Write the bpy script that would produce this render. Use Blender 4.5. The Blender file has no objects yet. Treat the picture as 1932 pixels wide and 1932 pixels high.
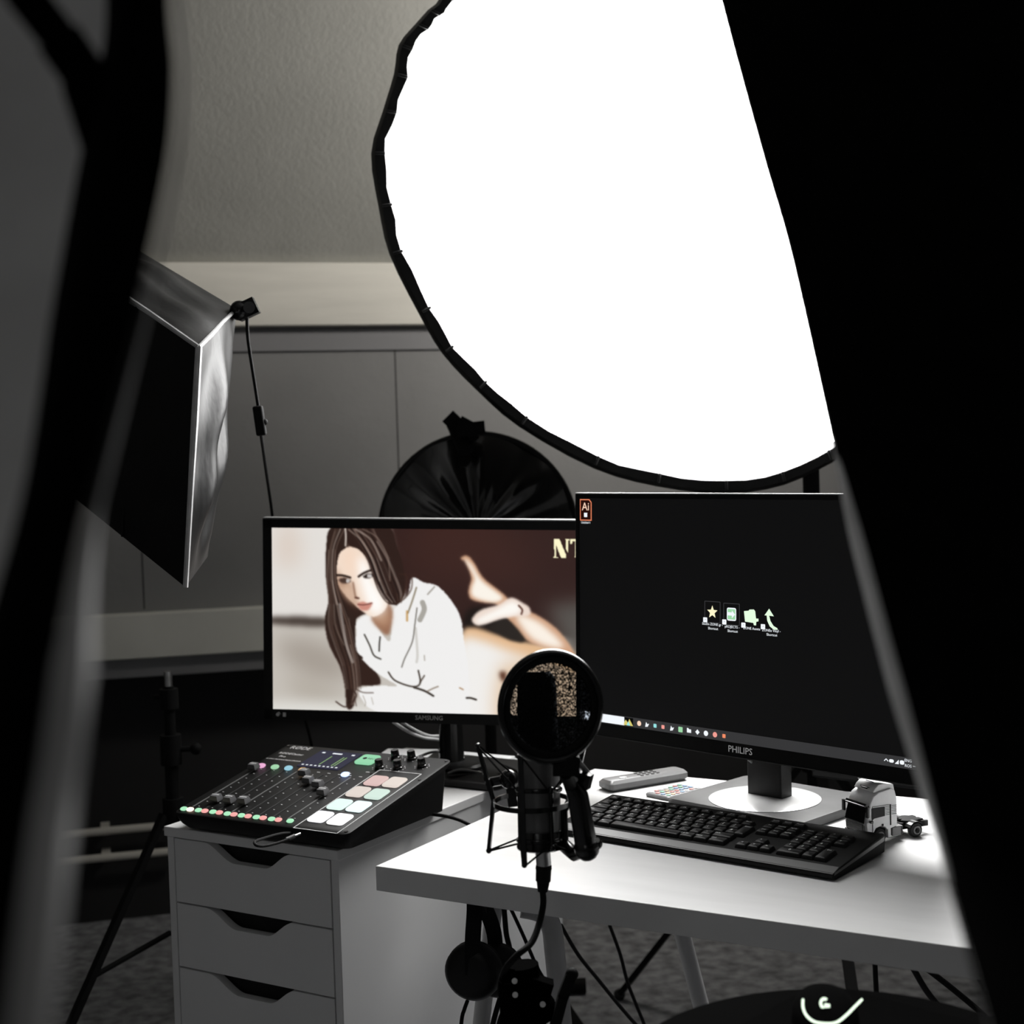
import bpy, math, random
import numpy as np
from math import sin, cos, pi, atan, radians as R, sqrt
from mathutils import Matrix, Vector, geometry
random.seed(4)
scn = bpy.context.scene
COL = scn.collection

# ------------------------------------------------------------------ camera
F = 2800.0                       # focal length in pixels of the 1932 px frame
CAM = Vector((0, 0, 1.305))
pitch = atan(116 / F); roll = atan(.03)
fwd = Vector((0, cos(pitch), -sin(pitch)))
_u = Vector((1, 0, 0)).cross(fwd)
cx = Vector((1, 0, 0)) * cos(roll) - _u * sin(roll)
cy = Vector((1, 0, 0)) * sin(roll) + _u * cos(roll)
cd = bpy.data.cameras.new('camera'); cam = bpy.data.objects.new('camera', cd); COL.objects.link(cam)
m = Matrix((cx, cy, -fwd)).transposed().to_4x4(); m.translation = CAM
cam.matrix_world = m
cd.sensor_width = 36; cd.sensor_fit = 'HORIZONTAL'; cd.lens = F / 1932 * 36
cd.clip_start = .02
cd.dof.use_dof = True; cd.dof.focus_distance = 2.15; cd.dof.aperture_fstop = 5.6
scn.camera = cam
# ------------------------------------------------------------------ world, light, exposure
w = bpy.data.worlds.new('world'); scn.world = w; w.use_nodes = True
w.node_tree.nodes['Background'].inputs[0].default_value = (.5, .5, .52, 1)
w.node_tree.nodes['Background'].inputs[1].default_value = .01
scn.view_settings.view_transform = 'Standard'; scn.view_settings.look = 'None'
scn.view_settings.gamma = 1; scn.view_settings.exposure = 0; scn.view_settings.use_curve_mapping = False
LIGHT = 26.0                     # radiance of the big softbox diffuser
scn.cycles.max_bounces = 8; scn.cycles.diffuse_bounces = 6; scn.cycles.sample_clamp_indirect = 6

ld_ = bpy.data.lights.new('rear_fill_light', 'AREA'); ld_.shape = 'DISK'; ld_.size = .4; ld_.energy = 26; ld_.color = (1, .95, .88)
lo_ = bpy.data.objects.new('rear_fill_light', ld_); COL.objects.link(lo_); lo_.location = (.95, 3.12, 2.25)   # unseen fill added behind the big softbox to brighten ceiling and beam
lo_.rotation_euler = Vector((.95+.9, 3.12-4.0, 2.25-2.0)).to_track_quat('Z', 'Y').to_euler()

def ray(x, y): return fwd * F + cx * (x - 966) + cy * (966 - y)
def PZ(x, y, Y): d = ray(x, y); return CAM + d * (Y / d.y)          # a point at distance Y
def PH(x, y, h): d = ray(x, y); return CAM + d * ((h - CAM.z) / d.z)  # a point on the plane z = h

# ------------------------------------------------------------------ materials
def lin(c):
    return tuple(((v / 12.92) if v <= .04045 else ((v + .055) / 1.055) ** 2.4) for v in c)
def mat(name, c, rough=.6, metal=0, var=.12, scale=30, bump=0, bscale=None, spec=.5, stretch=None, coat=0, sheen=0):
    m = bpy.data.materials.new(name); m.use_nodes = True; nt = m.node_tree; b = nt.nodes['Principled BSDF']
    b.inputs['Roughness'].default_value = rough; b.inputs['Metallic'].default_value = metal
    b.inputs['Specular IOR Level'].default_value = spec; b.inputs['Coat Weight'].default_value = coat
    tc = nt.nodes.new('ShaderNodeTexCoord'); mp = nt.nodes.new('ShaderNodeMapping')
    nt.links.new(tc.outputs['Object'], mp.inputs[0])
    if stretch: mp.inputs['Scale'].default_value = stretch
    n = nt.nodes.new('ShaderNodeTexNoise'); n.inputs['Scale'].default_value = scale; n.inputs['Detail'].default_value = 4
    nt.links.new(mp.outputs[0], n.inputs['Vector'])
    rmp = nt.nodes.new('ShaderNodeValToRGB')
    rmp.color_ramp.elements[0].position = .3; rmp.color_ramp.elements[1].position = .7
    rmp.color_ramp.elements[0].color = tuple(v * (1 - var) for v in c) + (1,)
    rmp.color_ramp.elements[1].color = tuple(min(1, v * (1 + var)) for v in c) + (1,)
    nt.links.new(n.outputs['Fac'], rmp.inputs[0]); nt.links.new(rmp.outputs[0], b.inputs['Base Color'])
    if bump:
        n2 = nt.nodes.new('ShaderNodeTexNoise'); n2.inputs['Scale'].default_value = bscale or scale * 4; n2.inputs['Detail'].default_value = 5
        nt.links.new(mp.outputs[0], n2.inputs['Vector'])
        bp = nt.nodes.new('ShaderNodeBump'); bp.inputs['Strength'].default_value = bump; bp.inputs['Distance'].default_value = .004
        nt.links.new(n2.outputs['Fac'], bp.inputs['Height']); nt.links.new(bp.outputs[0], b.inputs['Normal'])
    return m
def glow(name, c, s=1.0, srgb=True):
    m = bpy.data.materials.new(name); m.use_nodes = True; b = m.node_tree.nodes['Principled BSDF']
    cc = lin(c) if srgb else c
    b.inputs['Base Color'].default_value = (.004, .004, .004, 1); b.inputs['Roughness'].default_value = .6; b.inputs['Specular IOR Level'].default_value = .12
    b.inputs['Emission Color'].default_value = (*cc, 1); b.inputs['Emission Strength'].default_value = s
    return m
M = {}
M['plaster'] = mat('plaster', (.42, .42, .395), .9, var=.05, scale=6, bump=.35, bscale=75, stretch=(1, 1, .35))
M['wall'] = mat('grey wall paint', (.26, .26, .26), .85, var=.05, scale=5, bump=.35, bscale=30)
M['shaded_wall'] = mat('wall recess with painted shade', (.02, .02, .021), .85, var=.15, scale=5, bump=.2)  # near-black colour carries the shade of the recess below the ledge
M['room'] = mat('pale room paint', (.15, .15, .148), .9, var=.03, scale=5)
M['cream'] = mat('cream painted wood', (.74, .72, .66), .7, var=.07, scale=3, bump=.1, stretch=(1, 1, 8))
M['greyboard'] = mat('grey painted board', (.25, .25, .26), .75, var=.06, scale=4)
M['olive'] = mat('dull cream board', (.78, .78, .72), .75, var=.08, scale=4)
M['carpet'] = mat('grey carpet', (.30, .305, .32), 1, var=.45, scale=28, bump=1, bscale=300)
M['white'] = mat('white lacquer', (.72, .72, .72), .42, var=.02, scale=4, bump=.03, bscale=80)
M['desk'] = mat('white desk laminate', (.70, .70, .70), .38, var=.04, scale=5, bump=.03, stretch=(1, 6, 1))
M['inner'] = mat('near-black shade and gaps', (.015, .015, .015), .9)
M['legpaint'] = mat('white enamelled steel', (.5, .5, .5), .4, var=.05)
M['black'] = mat('black plastic', (.0045, .0045, .0045), .42, var=.2, scale=60, spec=.25)
M['mattblack'] = mat('matt black plastic', (.004, .004, .004), .75, var=.2, scale=60, spec=.2)
M['gloss'] = mat('glossy black plastic', (.004, .004, .004), .2, var=.1, scale=60, spec=.45)
M['softblack'] = mat('black nylon fabric', (.006, .006, .006), .42, var=.3, scale=9, bump=.5, bscale=14, spec=.16)
M['satin'] = mat('black coated nylon', (.004, .004, .004), .42, var=.4, scale=9, bump=1, bscale=10, spec=.12, stretch=(1,1,.4))
M['foil'] = mat('shiny black coated cloth', (.012, .012, .012), .22, var=.3, scale=6, bump=.6, bscale=9, stretch=(2.2, 1, .5), spec=.9, coat=1)
M['drape'] = mat('black drape cloth', (.0022, .0022, .0022), .95, var=.3, scale=25, spec=.02)
M['hem_highlight'] = mat('painted edge highlight grey', (.5, .5, .5), .9, var=.15, scale=12)  # pale grey stands in for the blurred highlight along the drape edge
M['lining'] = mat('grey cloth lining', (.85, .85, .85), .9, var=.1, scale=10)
M['steel'] = mat('brushed steel', (.55, .55, .55), .3, 1, var=.1, scale=80)
M['micgrey'] = mat('satin grey metal', (.13, .13, .13), .42, .6, var=.1, scale=60)
M['silver'] = mat('silver plastic', (.14, .14, .14), .35, var=.05, scale=60)
M['greyplate'] = mat('grey monitor foot', (.055, .055, .055), .5, var=.35, scale=14)
M['whitedisc'] = mat('polished pale disc', (.85, .85, .85), .22, .35, var=.03)
M['whitecable'] = mat('white cable', (.6, .6, .6), .5)
M['paper'] = mat('white paper', (.8, .8, .8), .8, var=.02)
M['print'] = mat('white printed mark', (.9, .9, .9), .6, var=.02)
M['greyprint'] = mat('grey printed mark', (.6, .6, .6), .6, var=.02)
M['key'] = mat('black key plastic', (.006, .006, .006), .5, var=.15, scale=80, spec=.25)
M['kbedge'] = mat('satin dark plastic rim', (.022, .022, .022), .4, var=.1, scale=60)
M['piping'] = mat('piping painted as glint', (.45, .45, .45), .3, var=.2, scale=30)  # pale colour stands in for light glinting on the black softbox edges
M['seat'] = mat('dark seat cloth', (.0010, .0010, .0010), .95, spec=.01)
M['mixer'] = mat('mixer top plate', (.006, .006, .006), .5, var=.15, scale=60, spec=.18)
M['cap'] = mat('fader cap', (.13, .13, .135), .35, var=.05)
M['truck'] = mat('silver truck paint', (.85, .85, .86), .35, 0, var=.05, scale=60, coat=.4)
M['truckroof'] = mat('white truck roof paint', (.85, .85, .85), .35, var=.04)
M['tyre'] = mat('rubber', (.012, .012, .012), .8)
M['glass'] = mat('dark glazing', (.005, .005, .006), .12, var=.05, spec=.15)
M['screenblack'] = glow('dark desktop', (.046, .046, .048), 1)
M['lamp'] = glow('lit diffuser cloth', (1, .995, .985), LIGHT, False)
M['on_white'] = glow('lit white', (.96, .98, 1), 1)
M['logo_dim'] = glow('lit grey', (.55, .55, .55), .8)

def pic_mat(name, strength=1.0):
    m = bpy.data.materials.new(name); m.use_nodes = True; nt = m.node_tree; b = nt.nodes['Principled BSDF']
    a = nt.nodes.new('ShaderNodeVertexColor'); a.layer_name = 'picture'
    nt.links.new(a.outputs[0], b.inputs['Emission Color']); b.inputs['Emission Strength'].default_value = strength
    b.inputs['Base Color'].default_value = (.01, .01, .01, 1); b.inputs['Roughness'].default_value = .4
    return m
def mesh_net():
    m = bpy.data.materials.new('black nylon net'); m.use_nodes = True; nt = m.node_tree
    for n in list(nt.nodes):
        if n.type == 'BSDF_PRINCIPLED': nt.nodes.remove(n)
    out = [n for n in nt.nodes if n.type == 'OUTPUT_MATERIAL'][0]
    tr = nt.nodes.new('ShaderNodeBsdfTransparent'); tr.inputs[0].default_value = (.72, .76, .82, 1)
    df = nt.nodes.new('ShaderNodeBsdfDiffuse'); df.inputs[0].default_value = (.006, .006, .006, 1)
    tc = nt.nodes.new('ShaderNodeTexCoord'); n = nt.nodes.new('ShaderNodeTexNoise'); n.inputs['Scale'].default_value = 560; n.inputs['Detail'].default_value = 2
    r = nt.nodes.new('ShaderNodeValToRGB'); r.color_ramp.elements[0].position = .50; r.color_ramp.elements[1].position = .62
    mx = nt.nodes.new('ShaderNodeMixShader')
    nt.links.new(tc.outputs['Object'], n.inputs['Vector']); nt.links.new(n.outputs['Fac'], r.inputs[0])
    nt.links.new(r.outputs[0], mx.inputs[0]); nt.links.new(df.outputs[0], mx.inputs[1]); nt.links.new(tr.outputs[0], mx.inputs[2])
    nt.links.new(mx.outputs[0], out.inputs[0])
    return m
M['net'] = mesh_net()

# ------------------------------------------------------------------ mesh builder
class MB:
    def __init__(s): s.v = []; s.f = []; s.mi = []; s.T = None
    def add(s, vs, fs, mi=0):
        o = len(s.v)
        for p in vs:
            p = Vector(p)
            s.v.append(s.T @ p if s.T else p)
        for f in fs: s.f.append([o + i for i in f]); s.mi.append(mi)
        return s
    def box(s, a, b, mi=0):
        (x0, y0, z0), (x1, y1, z1) = a, b
        return s.add([(x0,y0,z0),(x1,y0,z0),(x1,y1,z0),(x0,y1,z0),(x0,y0,z1),(x1,y0,z1),(x1,y1,z1),(x0,y1,z1)],
                     [(0,3,2,1),(4,5,6,7),(0,1,5,4),(1,2,6,5),(2,3,7,6),(3,0,4,7)], mi)
    def layers(s, rings, mi=0, cap=True, close=False):
        n = len(rings[0]); vs = [p for r in rings for p in r]; fs = []
        k = len(rings)
        for i in range(k if close else k - 1):
            j = (i + 1) % k
            for a in range(n):
                b = (a + 1) % n
                fs.append((i*n+a, i*n+b, j*n+b, j*n+a))
        if cap and not close:
            fs.append(tuple(range(n))[::-1]); fs.append(tuple((k-1)*n + a for a in range(n)))
        return s.add(vs, fs, mi)
    def slab(s, out, z0, z1, c=0, mi=0, top=None):
        """prism of a convex outline with chamfered rims"""
        ox = sum(p[0] for p in out)/len(out); oy = sum(p[1] for p in out)/len(out)
        w = max(p[0] for p in out)-min(p[0] for p in out); h = max(p[1] for p in out)-min(p[1] for p in out)
        def ring(z, ins, sc=1):
            return [(ox+(p[0]-ox)*(1-2*ins/w)*sc, oy+(p[1]-oy)*(1-2*ins/h)*sc, z) for p in out]
        if c: return s.layers([ring(z0, c), ring(z0+c, 0), ring(z1-c, 0), ring(z1, c)], mi)
        return s.layers([ring(z0, 0), ring(z1, 0)], mi)
    def tube(s, pts, r, n=10, mi=0, cap=True):
        pts = [Vector(p) for p in pts]; rr = r if isinstance(r, (list, tuple)) else [r]*len(pts)
        t0 = (pts[1]-pts[0]).normalized(); u = t0.orthogonal().normalized(); rings = []
        for i, p in enumerate(pts):
            t = (pts[min(i+1, len(pts)-1)] - pts[max(i-1, 0)]).normalized()
            u = (u - t*u.dot(t)).normalized(); v = t.cross(u)
            rings.append([p + (u*cos(2*pi*k/n) + v*sin(2*pi*k/n))*rr[i] for k in range(n)])
        return s.layers(rings, mi, cap)
    def bar(s, a, b, w, h, up=(0,0,1), mi=0):
        a = Vector(a); b = Vector(b); t = (b-a).normalized(); up = Vector(up); x = t.cross(up)
        if x.length < 1e-3: x = t.orthogonal()
        x.normalize(); y = x.cross(t)
        return s.layers([[p + x*sx*w/2 + y*sy*h/2 for sx, sy in ((-1,-1),(1,-1),(1,1),(-1,1))] for p in (a, b)], mi)
    def lathe(s, prof, n=32, mi=0, c=(0,0,0), close=False, cap=True):
        c = Vector(c)
        return s.layers([[c + Vector((r*cos(2*pi*k/n), r*sin(2*pi*k/n), z)) for k in range(n)] for r, z in prof], mi, cap, close)
    def ball(s, c, r, mi=0, sq=(1,1,1)):
        c = Vector(c); k = 8
        return s.layers([[c + Vector((r*sin(pi*(i+.02*(i==0)-.02*(i==k))/k)*cos(2*pi*j/14)*sq[0], r*sin(pi*(i+.02*(i==0)-.02*(i==k))/k)*sin(2*pi*j/14)*sq[1], -r*cos(pi*i/k)*sq[2])) for j in range(14)] for i in range(k+1)], mi)
    def torus(s, c, r1, r2, axis='z', n=40, k=8, mi=0, flat=1):
        rings = []
        for i in range(n):
            a = 2*pi*i/n
            rings.append([Vector(c) + Vector(((r1+r2*cos(2*pi*j/k))*cos(a), (r1+r2*cos(2*pi*j/k))*sin(a), r2*flat*sin(2*pi*j/k))) for j in range(k)])
        return s.layers(rings, mi, False, True)
    def grid(s, fn, nu, nv, mi=0):
        vs = [fn(i/nu, j/nv) for j in range(nv+1) for i in range(nu+1)]
        fs = [(j*(nu+1)+i, j*(nu+1)+i+1, (j+1)*(nu+1)+i+1, (j+1)*(nu+1)+i) for j in range(nv) for i in range(nu)]
        return s.add(vs, fs, mi)
def rrect(w, h, r, n=5, cx_=0, cy_=0):
    o = []
    for sx, sy, a in ((1,1,0),(-1,1,90),(-1,-1,180),(1,-1,270)):
        for k in range(n+1):
            t = R(a + 90*k/n); o.append((cx_+sx*(w/2-r)+r*cos(t), cy_+sy*(h/2-r)+r*sin(t)))
    return o
def spline(P, n=8):
    P = [Vector(p) for p in P]; o = []
    for i in range(len(P)-1):
        a, b, c, d = P[max(i-1,0)], P[i], P[i+1], P[min(i+2,len(P)-1)]
        for k in range(n):
            t = k/n; o.append(.5*((2*b)+(c-a)*t+(2*a-5*b+4*c-d)*t*t+(3*b-a-3*c+d)*t**3))
    o.append(P[-1]); return o

def new_mesh(name, mb, mats):
    me = bpy.data.meshes.new(name); me.from_pydata([tuple(v) for v in mb.v], [], mb.f)
    for mm in (mats if isinstance(mats, (list, tuple)) else [mats]): me.materials.append(M[mm] if isinstance(mm, str) else mm)
    me.polygons.foreach_set('material_index', mb.mi); me.polygons.foreach_set('use_smooth', [True]*len(me.polygons))
    me.validate(); me.update(); me.set_sharp_from_angle(angle=R(38))
    return me
def recalc(me):
    import bmesh
    bm = bmesh.new(); bm.from_mesh(me); bmesh.ops.recalc_face_normals(bm, faces=bm.faces); bm.to_mesh(me); bm.free()
def obj(name, mb, mats, parent=None, world=False, bevel=0, label=None, base=None):
    """one mesh object; world=True: vertices are given in world space"""
    if world and parent is not None:
        inv = chain(parent).inverted(); mb.v = [inv @ v for v in mb.v]
    org = None
    if parent is None:
        xs = [v.x for v in mb.v]; ys = [v.y for v in mb.v]; zs = [v.z for v in mb.v]
        org = Vector(((min(xs)+max(xs))/2, (min(ys)+max(ys))/2, min(zs)))
        mb.v = [v - org for v in mb.v]
    me = new_mesh(name, mb, mats); recalc(me); me.set_sharp_from_angle(angle=R(38))
    o = bpy.data.objects.new(name, me); COL.objects.link(o)
    if parent is not None: o.parent = parent
    if org is not None: o.location = org
    if bevel:
        b = o.modifiers.new('bevel', 'BEVEL'); b.width = bevel; b.segments = 2; b.limit_method = 'ANGLE'
    if label: o['label'] = label
    return o
def chain(o):
    m = Matrix.LocRotScale(o.location, o.rotation_euler, o.scale)
    return chain(o.parent) @ m if o.parent else m
def tag(o, label, cat, group=None):
    o['label'] = label; o['category'] = cat
    if group: o['group'] = group
    return o
def thing(name, label, cat, loc=(0,0,0), rot=0, group=None):
    o = bpy.data.objects.new(name, None); o.empty_display_size = .05; COL.objects.link(o); o.location = loc
    o.rotation_euler = (0,0,rot) if not isinstance(rot, tuple) else rot
    return tag(o, label, cat, group)
def struct(name, mb, mats, **k):
    o = obj(name, mb, mats, **k); o['kind'] = 'structure'; return o

_txt = {}
def text(mb, s, size, T, mi=0, depth=.0002, align='CENTER'):
    """raised lettering, baseline frame T (x right, y up, z out)"""
    key = (s, align)
    if key not in _txt:
        cu = bpy.data.curves.new('txt', 'FONT'); cu.body = s; cu.size = 1; cu.align_x = align; cu.align_y = 'CENTER'; cu.resolution_u = 2
        cu.extrude = .01; o = bpy.data.objects.new('txt', cu); COL.objects.link(o)
        dg = bpy.context.evaluated_depsgraph_get(); dg.update(); ev = o.evaluated_get(dg); me = ev.to_mesh()
        _txt[key] = ([v.co.copy() for v in me.vertices], [list(p.vertices) for p in me.polygons]); ev.to_mesh_clear()
        bpy.data.objects.remove(o); bpy.data.curves.remove(cu)
    vs, fs = _txt[key]; old = mb.T; mb.T = (old @ T) if old else T
    mb.add([(v.x*size, v.y*size, (v.z+.01)*depth*50) for v in vs], fs, mi); mb.T = old
def TM(loc, rx=0, ry=0, rz=0): return Matrix.Translation(loc) @ Matrix.Rotation(rz,4,'Z') @ Matrix.Rotation(rx,4,'X') @ Matrix.Rotation(ry,4,'Y')

# ================================================================== THE ROOM (its axes turned 14.5 degrees)
RA = R(14.48); ru = Vector((cos(RA), sin(RA), 0)); rv = Vector((-sin(RA), cos(RA), 0))
D = 4.19                                                             # distance of the knee wall
def room(u, v, z): p = ru*u + rv*v; return (p.x, p.y, z)
def rbox(name, u0, u1, v0, v1, z0, z1, mt, bevel=0):
    mb = MB(); mb.box((u0, v0, z0), (u1, v1, z1)); return turn(struct(name, mb, mt, bevel=bevel))
def turn(o):
    o.location = Matrix.Rotation(RA, 3, 'Z') @ o.location; o.rotation_euler.z = RA; return o
rbox('floor', -1.9, 3.2, -1.6, D+.5, -.1, 0, 'carpet')
rbox('wall_back', -1.9, 3.2, D, D+.1, .74, 1.64, 'wall')
rbox('wall_back', -1.9, 3.2, D+.16, D+.26, 0, .9, 'shaded_wall')
rbox('wall_left', -2.0, -1.9, -1.6, D+.3, 0, 3.0, 'room')
rbox('wall_right', 3.2, 3.3, -1.6, D+.3, 0, 3.0, 'room')
rbox('wall_front', -2, 3.3, -1.7, -1.6, 0, 3.0, 'room')
# sloping ceiling from the beam up to a flat ceiling
zb, zt, sl = 1.83, 2.85, 1.02
mb = MB(); mb.T = Matrix.Rotation(RA, 4, 'Z')
mb.layers([[(u, D+.02, zb-.02), (u, D-sl, zt), (u, D-sl, zt+.1), (u, D+.1, zb+.08)] for u in (-1.9, 3.2)])
struct('ceiling', mb, 'plaster')
rbox('ceiling', -1.9, 3.2, -1.6, D-sl+.02, zt, zt+.1, 'room')
rbox('trim_1', -1.89, 3.19, D-.05, D+.03, 1.668, 1.842, 'cream', .004)      # cream beam
rbox('trim_2', -1.89, 3.19, D-.010, D+.03, 1.60, 1.667, 'greyboard', .003)   # board under it
rbox('trim_3', -1.89, 3.19, D-.05, D+.16, .77, .892, 'olive', .004)        # lower ledge board
rbox('trim_4', -1.89, 3.19, D-.02, D+.16, .715, .769, 'greyboard', .003)
for (xa, xb, z0, z1) in ((255, 262, .9, 1.6), (757, 771, .9, 1.6)):     # seams of the wall boards
    p = PZ(xb, 900, 4.1); u = Vector(p).dot(ru)
    rbox('trim_%d' % (5 + (xa > 300)), u-.0015, u+.0015, D-.001, D+.01, z0, z1, 'inner')
for z, lb in ((.272, 'upper of two thin pale heating pipes along the dark wall'), (.197, 'lower of two thin pale heating pipes along the dark wall')):
    mb = MB(); mb.tube([(-1.88, D+.10, z), (-.3, D+.10, z), (.12, D+.10, z)], .011, 10)
    for u in (-1.2, -.1): mb.box((u-.012, D+.10, z-.012), (u+.012, D+.158, z+.012))
    tag(turn(obj('heating_pipe', mb, 'cream')), lb, 'pipe', 'heating pipes low on the wall')

# ================================================================== BIG ROUND SOFTBOX
SB = PZ(1345, 300, 2.9); nrm = Vector((-.05, -1, -.12)).normalized()
def onplane(x, y):
    d = ray(x, y); return CAM + d*((SB-CAM).dot(nrm)/d.dot(nrm))
meas = [(1570,873),(1480,915),(1370,932),(1240,918),(1120,884),(980,806),(900,737),(835,668),(790,592),(735,481),(714,390),(700,290),(722,210),(743,140),(752,85),(784,45),(808,18),(835,-12)]
sr = [onplane(x, y) - SB for x, y in meas]
U = Vector((1,0,0)) - nrm*nrm.x; U.normalize(); V = nrm.cross(U)
if V.z < 0: V = -V
a0 = math.atan2(sr[-1].dot(V), sr[-1].dot(U)); a1 = math.atan2(sr[0].dot(V), sr[0].dot(U))
for k in range(1, 14):                                               # the part above the frame and behind the drape
    a = a0 + (a1-a0)*k/14; rad = .65*(1 + .012*cos(k*2.6)); sr.append(U*cos(a)*rad + V*sin(a)*rad)
sr = [Vector(p) for p in spline(sr + [sr[0]], 3)[:-1]]
softbox = thing('round_softbox', 'large round studio softbox glowing white behind the monitors', 'softbox', SB - Vector((0,0,.65)))
def ring(s, off, jit=0): return [SB + p*(s + (jit*sin(i*1.9)+jit*.6*sin(i*4.3))) - nrm*off for i, p in enumerate(sr)]
mb = MB(); mb.layers([ring(.955, .028, .003), ring(.94, .012)], cap=False)
n = len(sr); c0 = len(mb.v); 
vs = [SB + nrm*.0] + ring(.94, .012)
mb.add(vs, [(0, 1+i, 1+(i+1) % n) for i in range(n)])
obj('diffuser', mb, 'lamp', softbox, True)
mb = MB(); mb.layers([ring(.953, .03, .004), ring(.958, -.012, .003), ring(.985, -.016), ring(1.0, .0), ring(1.0, .05), ring(.98, .055)], cap=False, close=True)
for i in range(0, n, 3):
    p = SB + sr[i]*.985; q = SB + sr[i]*.955
    mb.tube([p + nrm*.018, q + nrm*.015], .003, 6); 
obj('rim', mb, 'softblack', softbox, True)
mb = MB(); mb.layers([ring(.99, .04), ring(.93, .14), ring(.78, .25), ring(.5, .36), ring(.16, .42), ring(.11, .43)], cap=False)
obj('shell', mb, 'softblack', softbox, True)
mb = MB(); ax = SB - nrm*.42
mb.tube([ax, ax - nrm*.03], .085, 24); mb.tube([ax - nrm*.03, ax - nrm*.20], .06, 20)
obj('lamp_head', mb, 'mattblack', softbox, True)

def light_stand(name, label, x, y, top, hub, spread, ang0, spigot=True, rr=.011, foot=.012):
    t = thing(name, label, 'light stand', (x, y, 0))
    mb = MB(); mb.tube([(0,0,hub-.25), (0,0,hub*.5+top*.5)], rr*1.25, 12); mb.tube([(0,0,hub*.5+top*.5-.02), (0,0,top)], rr, 12); obj('pole', mb, 'mattblack', t)
    for z in (hub, hub*.5+top*.5):
        mb = MB(); mb.tube([(0,0,z-.03), (0,0,z+.03)], rr*1.9, 12); mb.tube([(0,0,z), (.045,0,z)], .006, 8); mb.ball((.05,0,z), .012); obj('locking_collar', mb, 'mattblack', t)
    if spigot:
        mb = MB(); mb.tube([(0,0,top-.045), (0,0,top-.005)], rr*1.7, 12); mb.tube([(0,0,top-.022), (-.03,0,top-.022)], .006, 8); obj('top_clamp', mb, 'mattblack', t)
        mb = MB(); mb.tube([(0,0,top), (0,0,top+.03)], .008, 12); obj('spigot', mb, 'steel', t)
    for k in range(3):
        a = ang0 + k*2*pi/3; e = Vector((cos(a)*spread, sin(a)*spread, foot)); h = Vector((cos(a)*.02, sin(a)*.02, hub))
        mb = MB(); mb.bar(h, e, .022, .012); o = obj('leg', mb, 'mattblack', t)
        f = MB(); f.ball(e, .014); obj('rubber_foot', f, 'tyre', o)
        mid = h.lerp(e, .5); mb = MB(); mb.bar((cos(a)*.015, sin(a)*.015, hub-.24), mid, .014, .006); obj('brace', mb, 'mattblack', t)
    return t
p = PZ(1558, 900, 3.05)
st = light_stand('light_stand', 'black light stand behind the dark monitor carrying the big softbox', p.x, 3.2, 1.62, .62, .5, .5, False, .018)
mb = MB(); mb.tube([(p.x, 3.2, 1.6), (ax - nrm*.15) + Vector((0,0,-.03))], .016, 10); obj('tilt_bracket', mb, 'mattblack', st, True)

# ================================================================== ROUND SHINY MODIFIER BEHIND THE LEFT MONITOR
RC = PZ(902, 1003, 3.4); rad = .225
refl = thing('round_reflector', 'round shiny black wrinkled light reflector clamped upright behind the left monitor', 'reflector', (RC.x, RC.y, RC.z-rad))
def rf(u, v):
    a = 2*pi*u; q = v
    z = .07*(1-q*q) + .014*sin(a*9+q*2)*q*(1.2-q) + .008*sin(a*17+1)*q*(1-q)*2
    return RC + Vector((cos(a)*q*rad, -z, sin(a)*q*rad))
mb = MB(); mb.grid(rf, 96, 14); mb.grid(lambda u, v: RC + Vector((cos(2*pi*u)*v*rad, .02*(1-v*v), sin(2*pi*u)*v*rad)), 96, 3)
obj('cloth_cover', mb, 'foil', refl, True)
mb = MB(); mb.T = Matrix.Translation(RC) @ Matrix.Rotation(pi/2, 4, 'X'); mb.torus((0,0,0), rad, .006, n=72); obj('hoop', mb, 'black', refl, True)
p1, p2 = PZ(845, 785, 3.36), PZ(895, 835, 3.36)
mb = MB(); mb.bar(p1, p2, .035, .03, (0,1,0)); mb.bar(PZ(868,792,3.35), PZ(905,812,3.35), .02, .03, (0,1,0)); mb.tube([PZ(858,800,3.38), PZ(880,850,3.34)], .02, 10)
mb.bar(PZ(862,812,3.34), PZ(915,806,3.34), .03, .02, (0,1,0)); obj('clamp', mb, 'mattblack', refl, True)
p = PZ(926, 1400, 3.44)
st2 = light_stand('light_stand', 'black stand pole half hidden between the left monitor and the pop filter', p.x, 3.47, 1.28, .22, .30, 1.2, False, .011)

# ================================================================== LEFT SOFTBOX
ls = thing('rectangular_softbox', 'black rectangular softbox with a bright edge, hanging tilted on the left', 'softbox', PZ(350,1108,2.3))
A_, B_, C_, D_ = PZ(375,655,2.28), PZ(140,497,2.42), PZ(350,1108,2.28), PZ(110,915,2.42)
E_, F_, G_, H_ = PZ(447,583,2.52), PZ(190,430,2.66), PZ(392,1050,2.42), PZ(120,880,2.66)
def quad(mb, a, b, c, d, bulge, nrmv, nu=14, nv=14, wr=.004, mi=0, seed=0):
    a, b, c, d = map(Vector, (a, b, c, d)); nv_ = Vector(nrmv)
    def fn(u, v):
        p = a.lerp(b, u).lerp(d.lerp(c, u), v)
        e = 16*u*(1-u)*v*(1-v)
        return p + nv_*(bulge*e + wr*e*sin(u*11+v*5+seed)+wr*.6*e*sin(v*17+u*3+seed))
    return mb.grid(fn, nu, nv, mi)
def nr(a, b, c): return (Vector(b)-Vector(a)).cross(Vector(c)-Vector(a)).normalized()
mb = MB(); quad(mb, B_, A_, C_, D_, -.01, (0,1,0), wr=.002)
for q in ((.52,),):
    s1 = B_.lerp(A_, .52); s2 = D_.lerp(C_, .52); mb.tube([s1+Vector((0,-.002,0)), s1.lerp(s2,.4)+Vector((.004,-.008,0)), s2+Vector((0,-.002,0))], .0025, 6)
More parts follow.
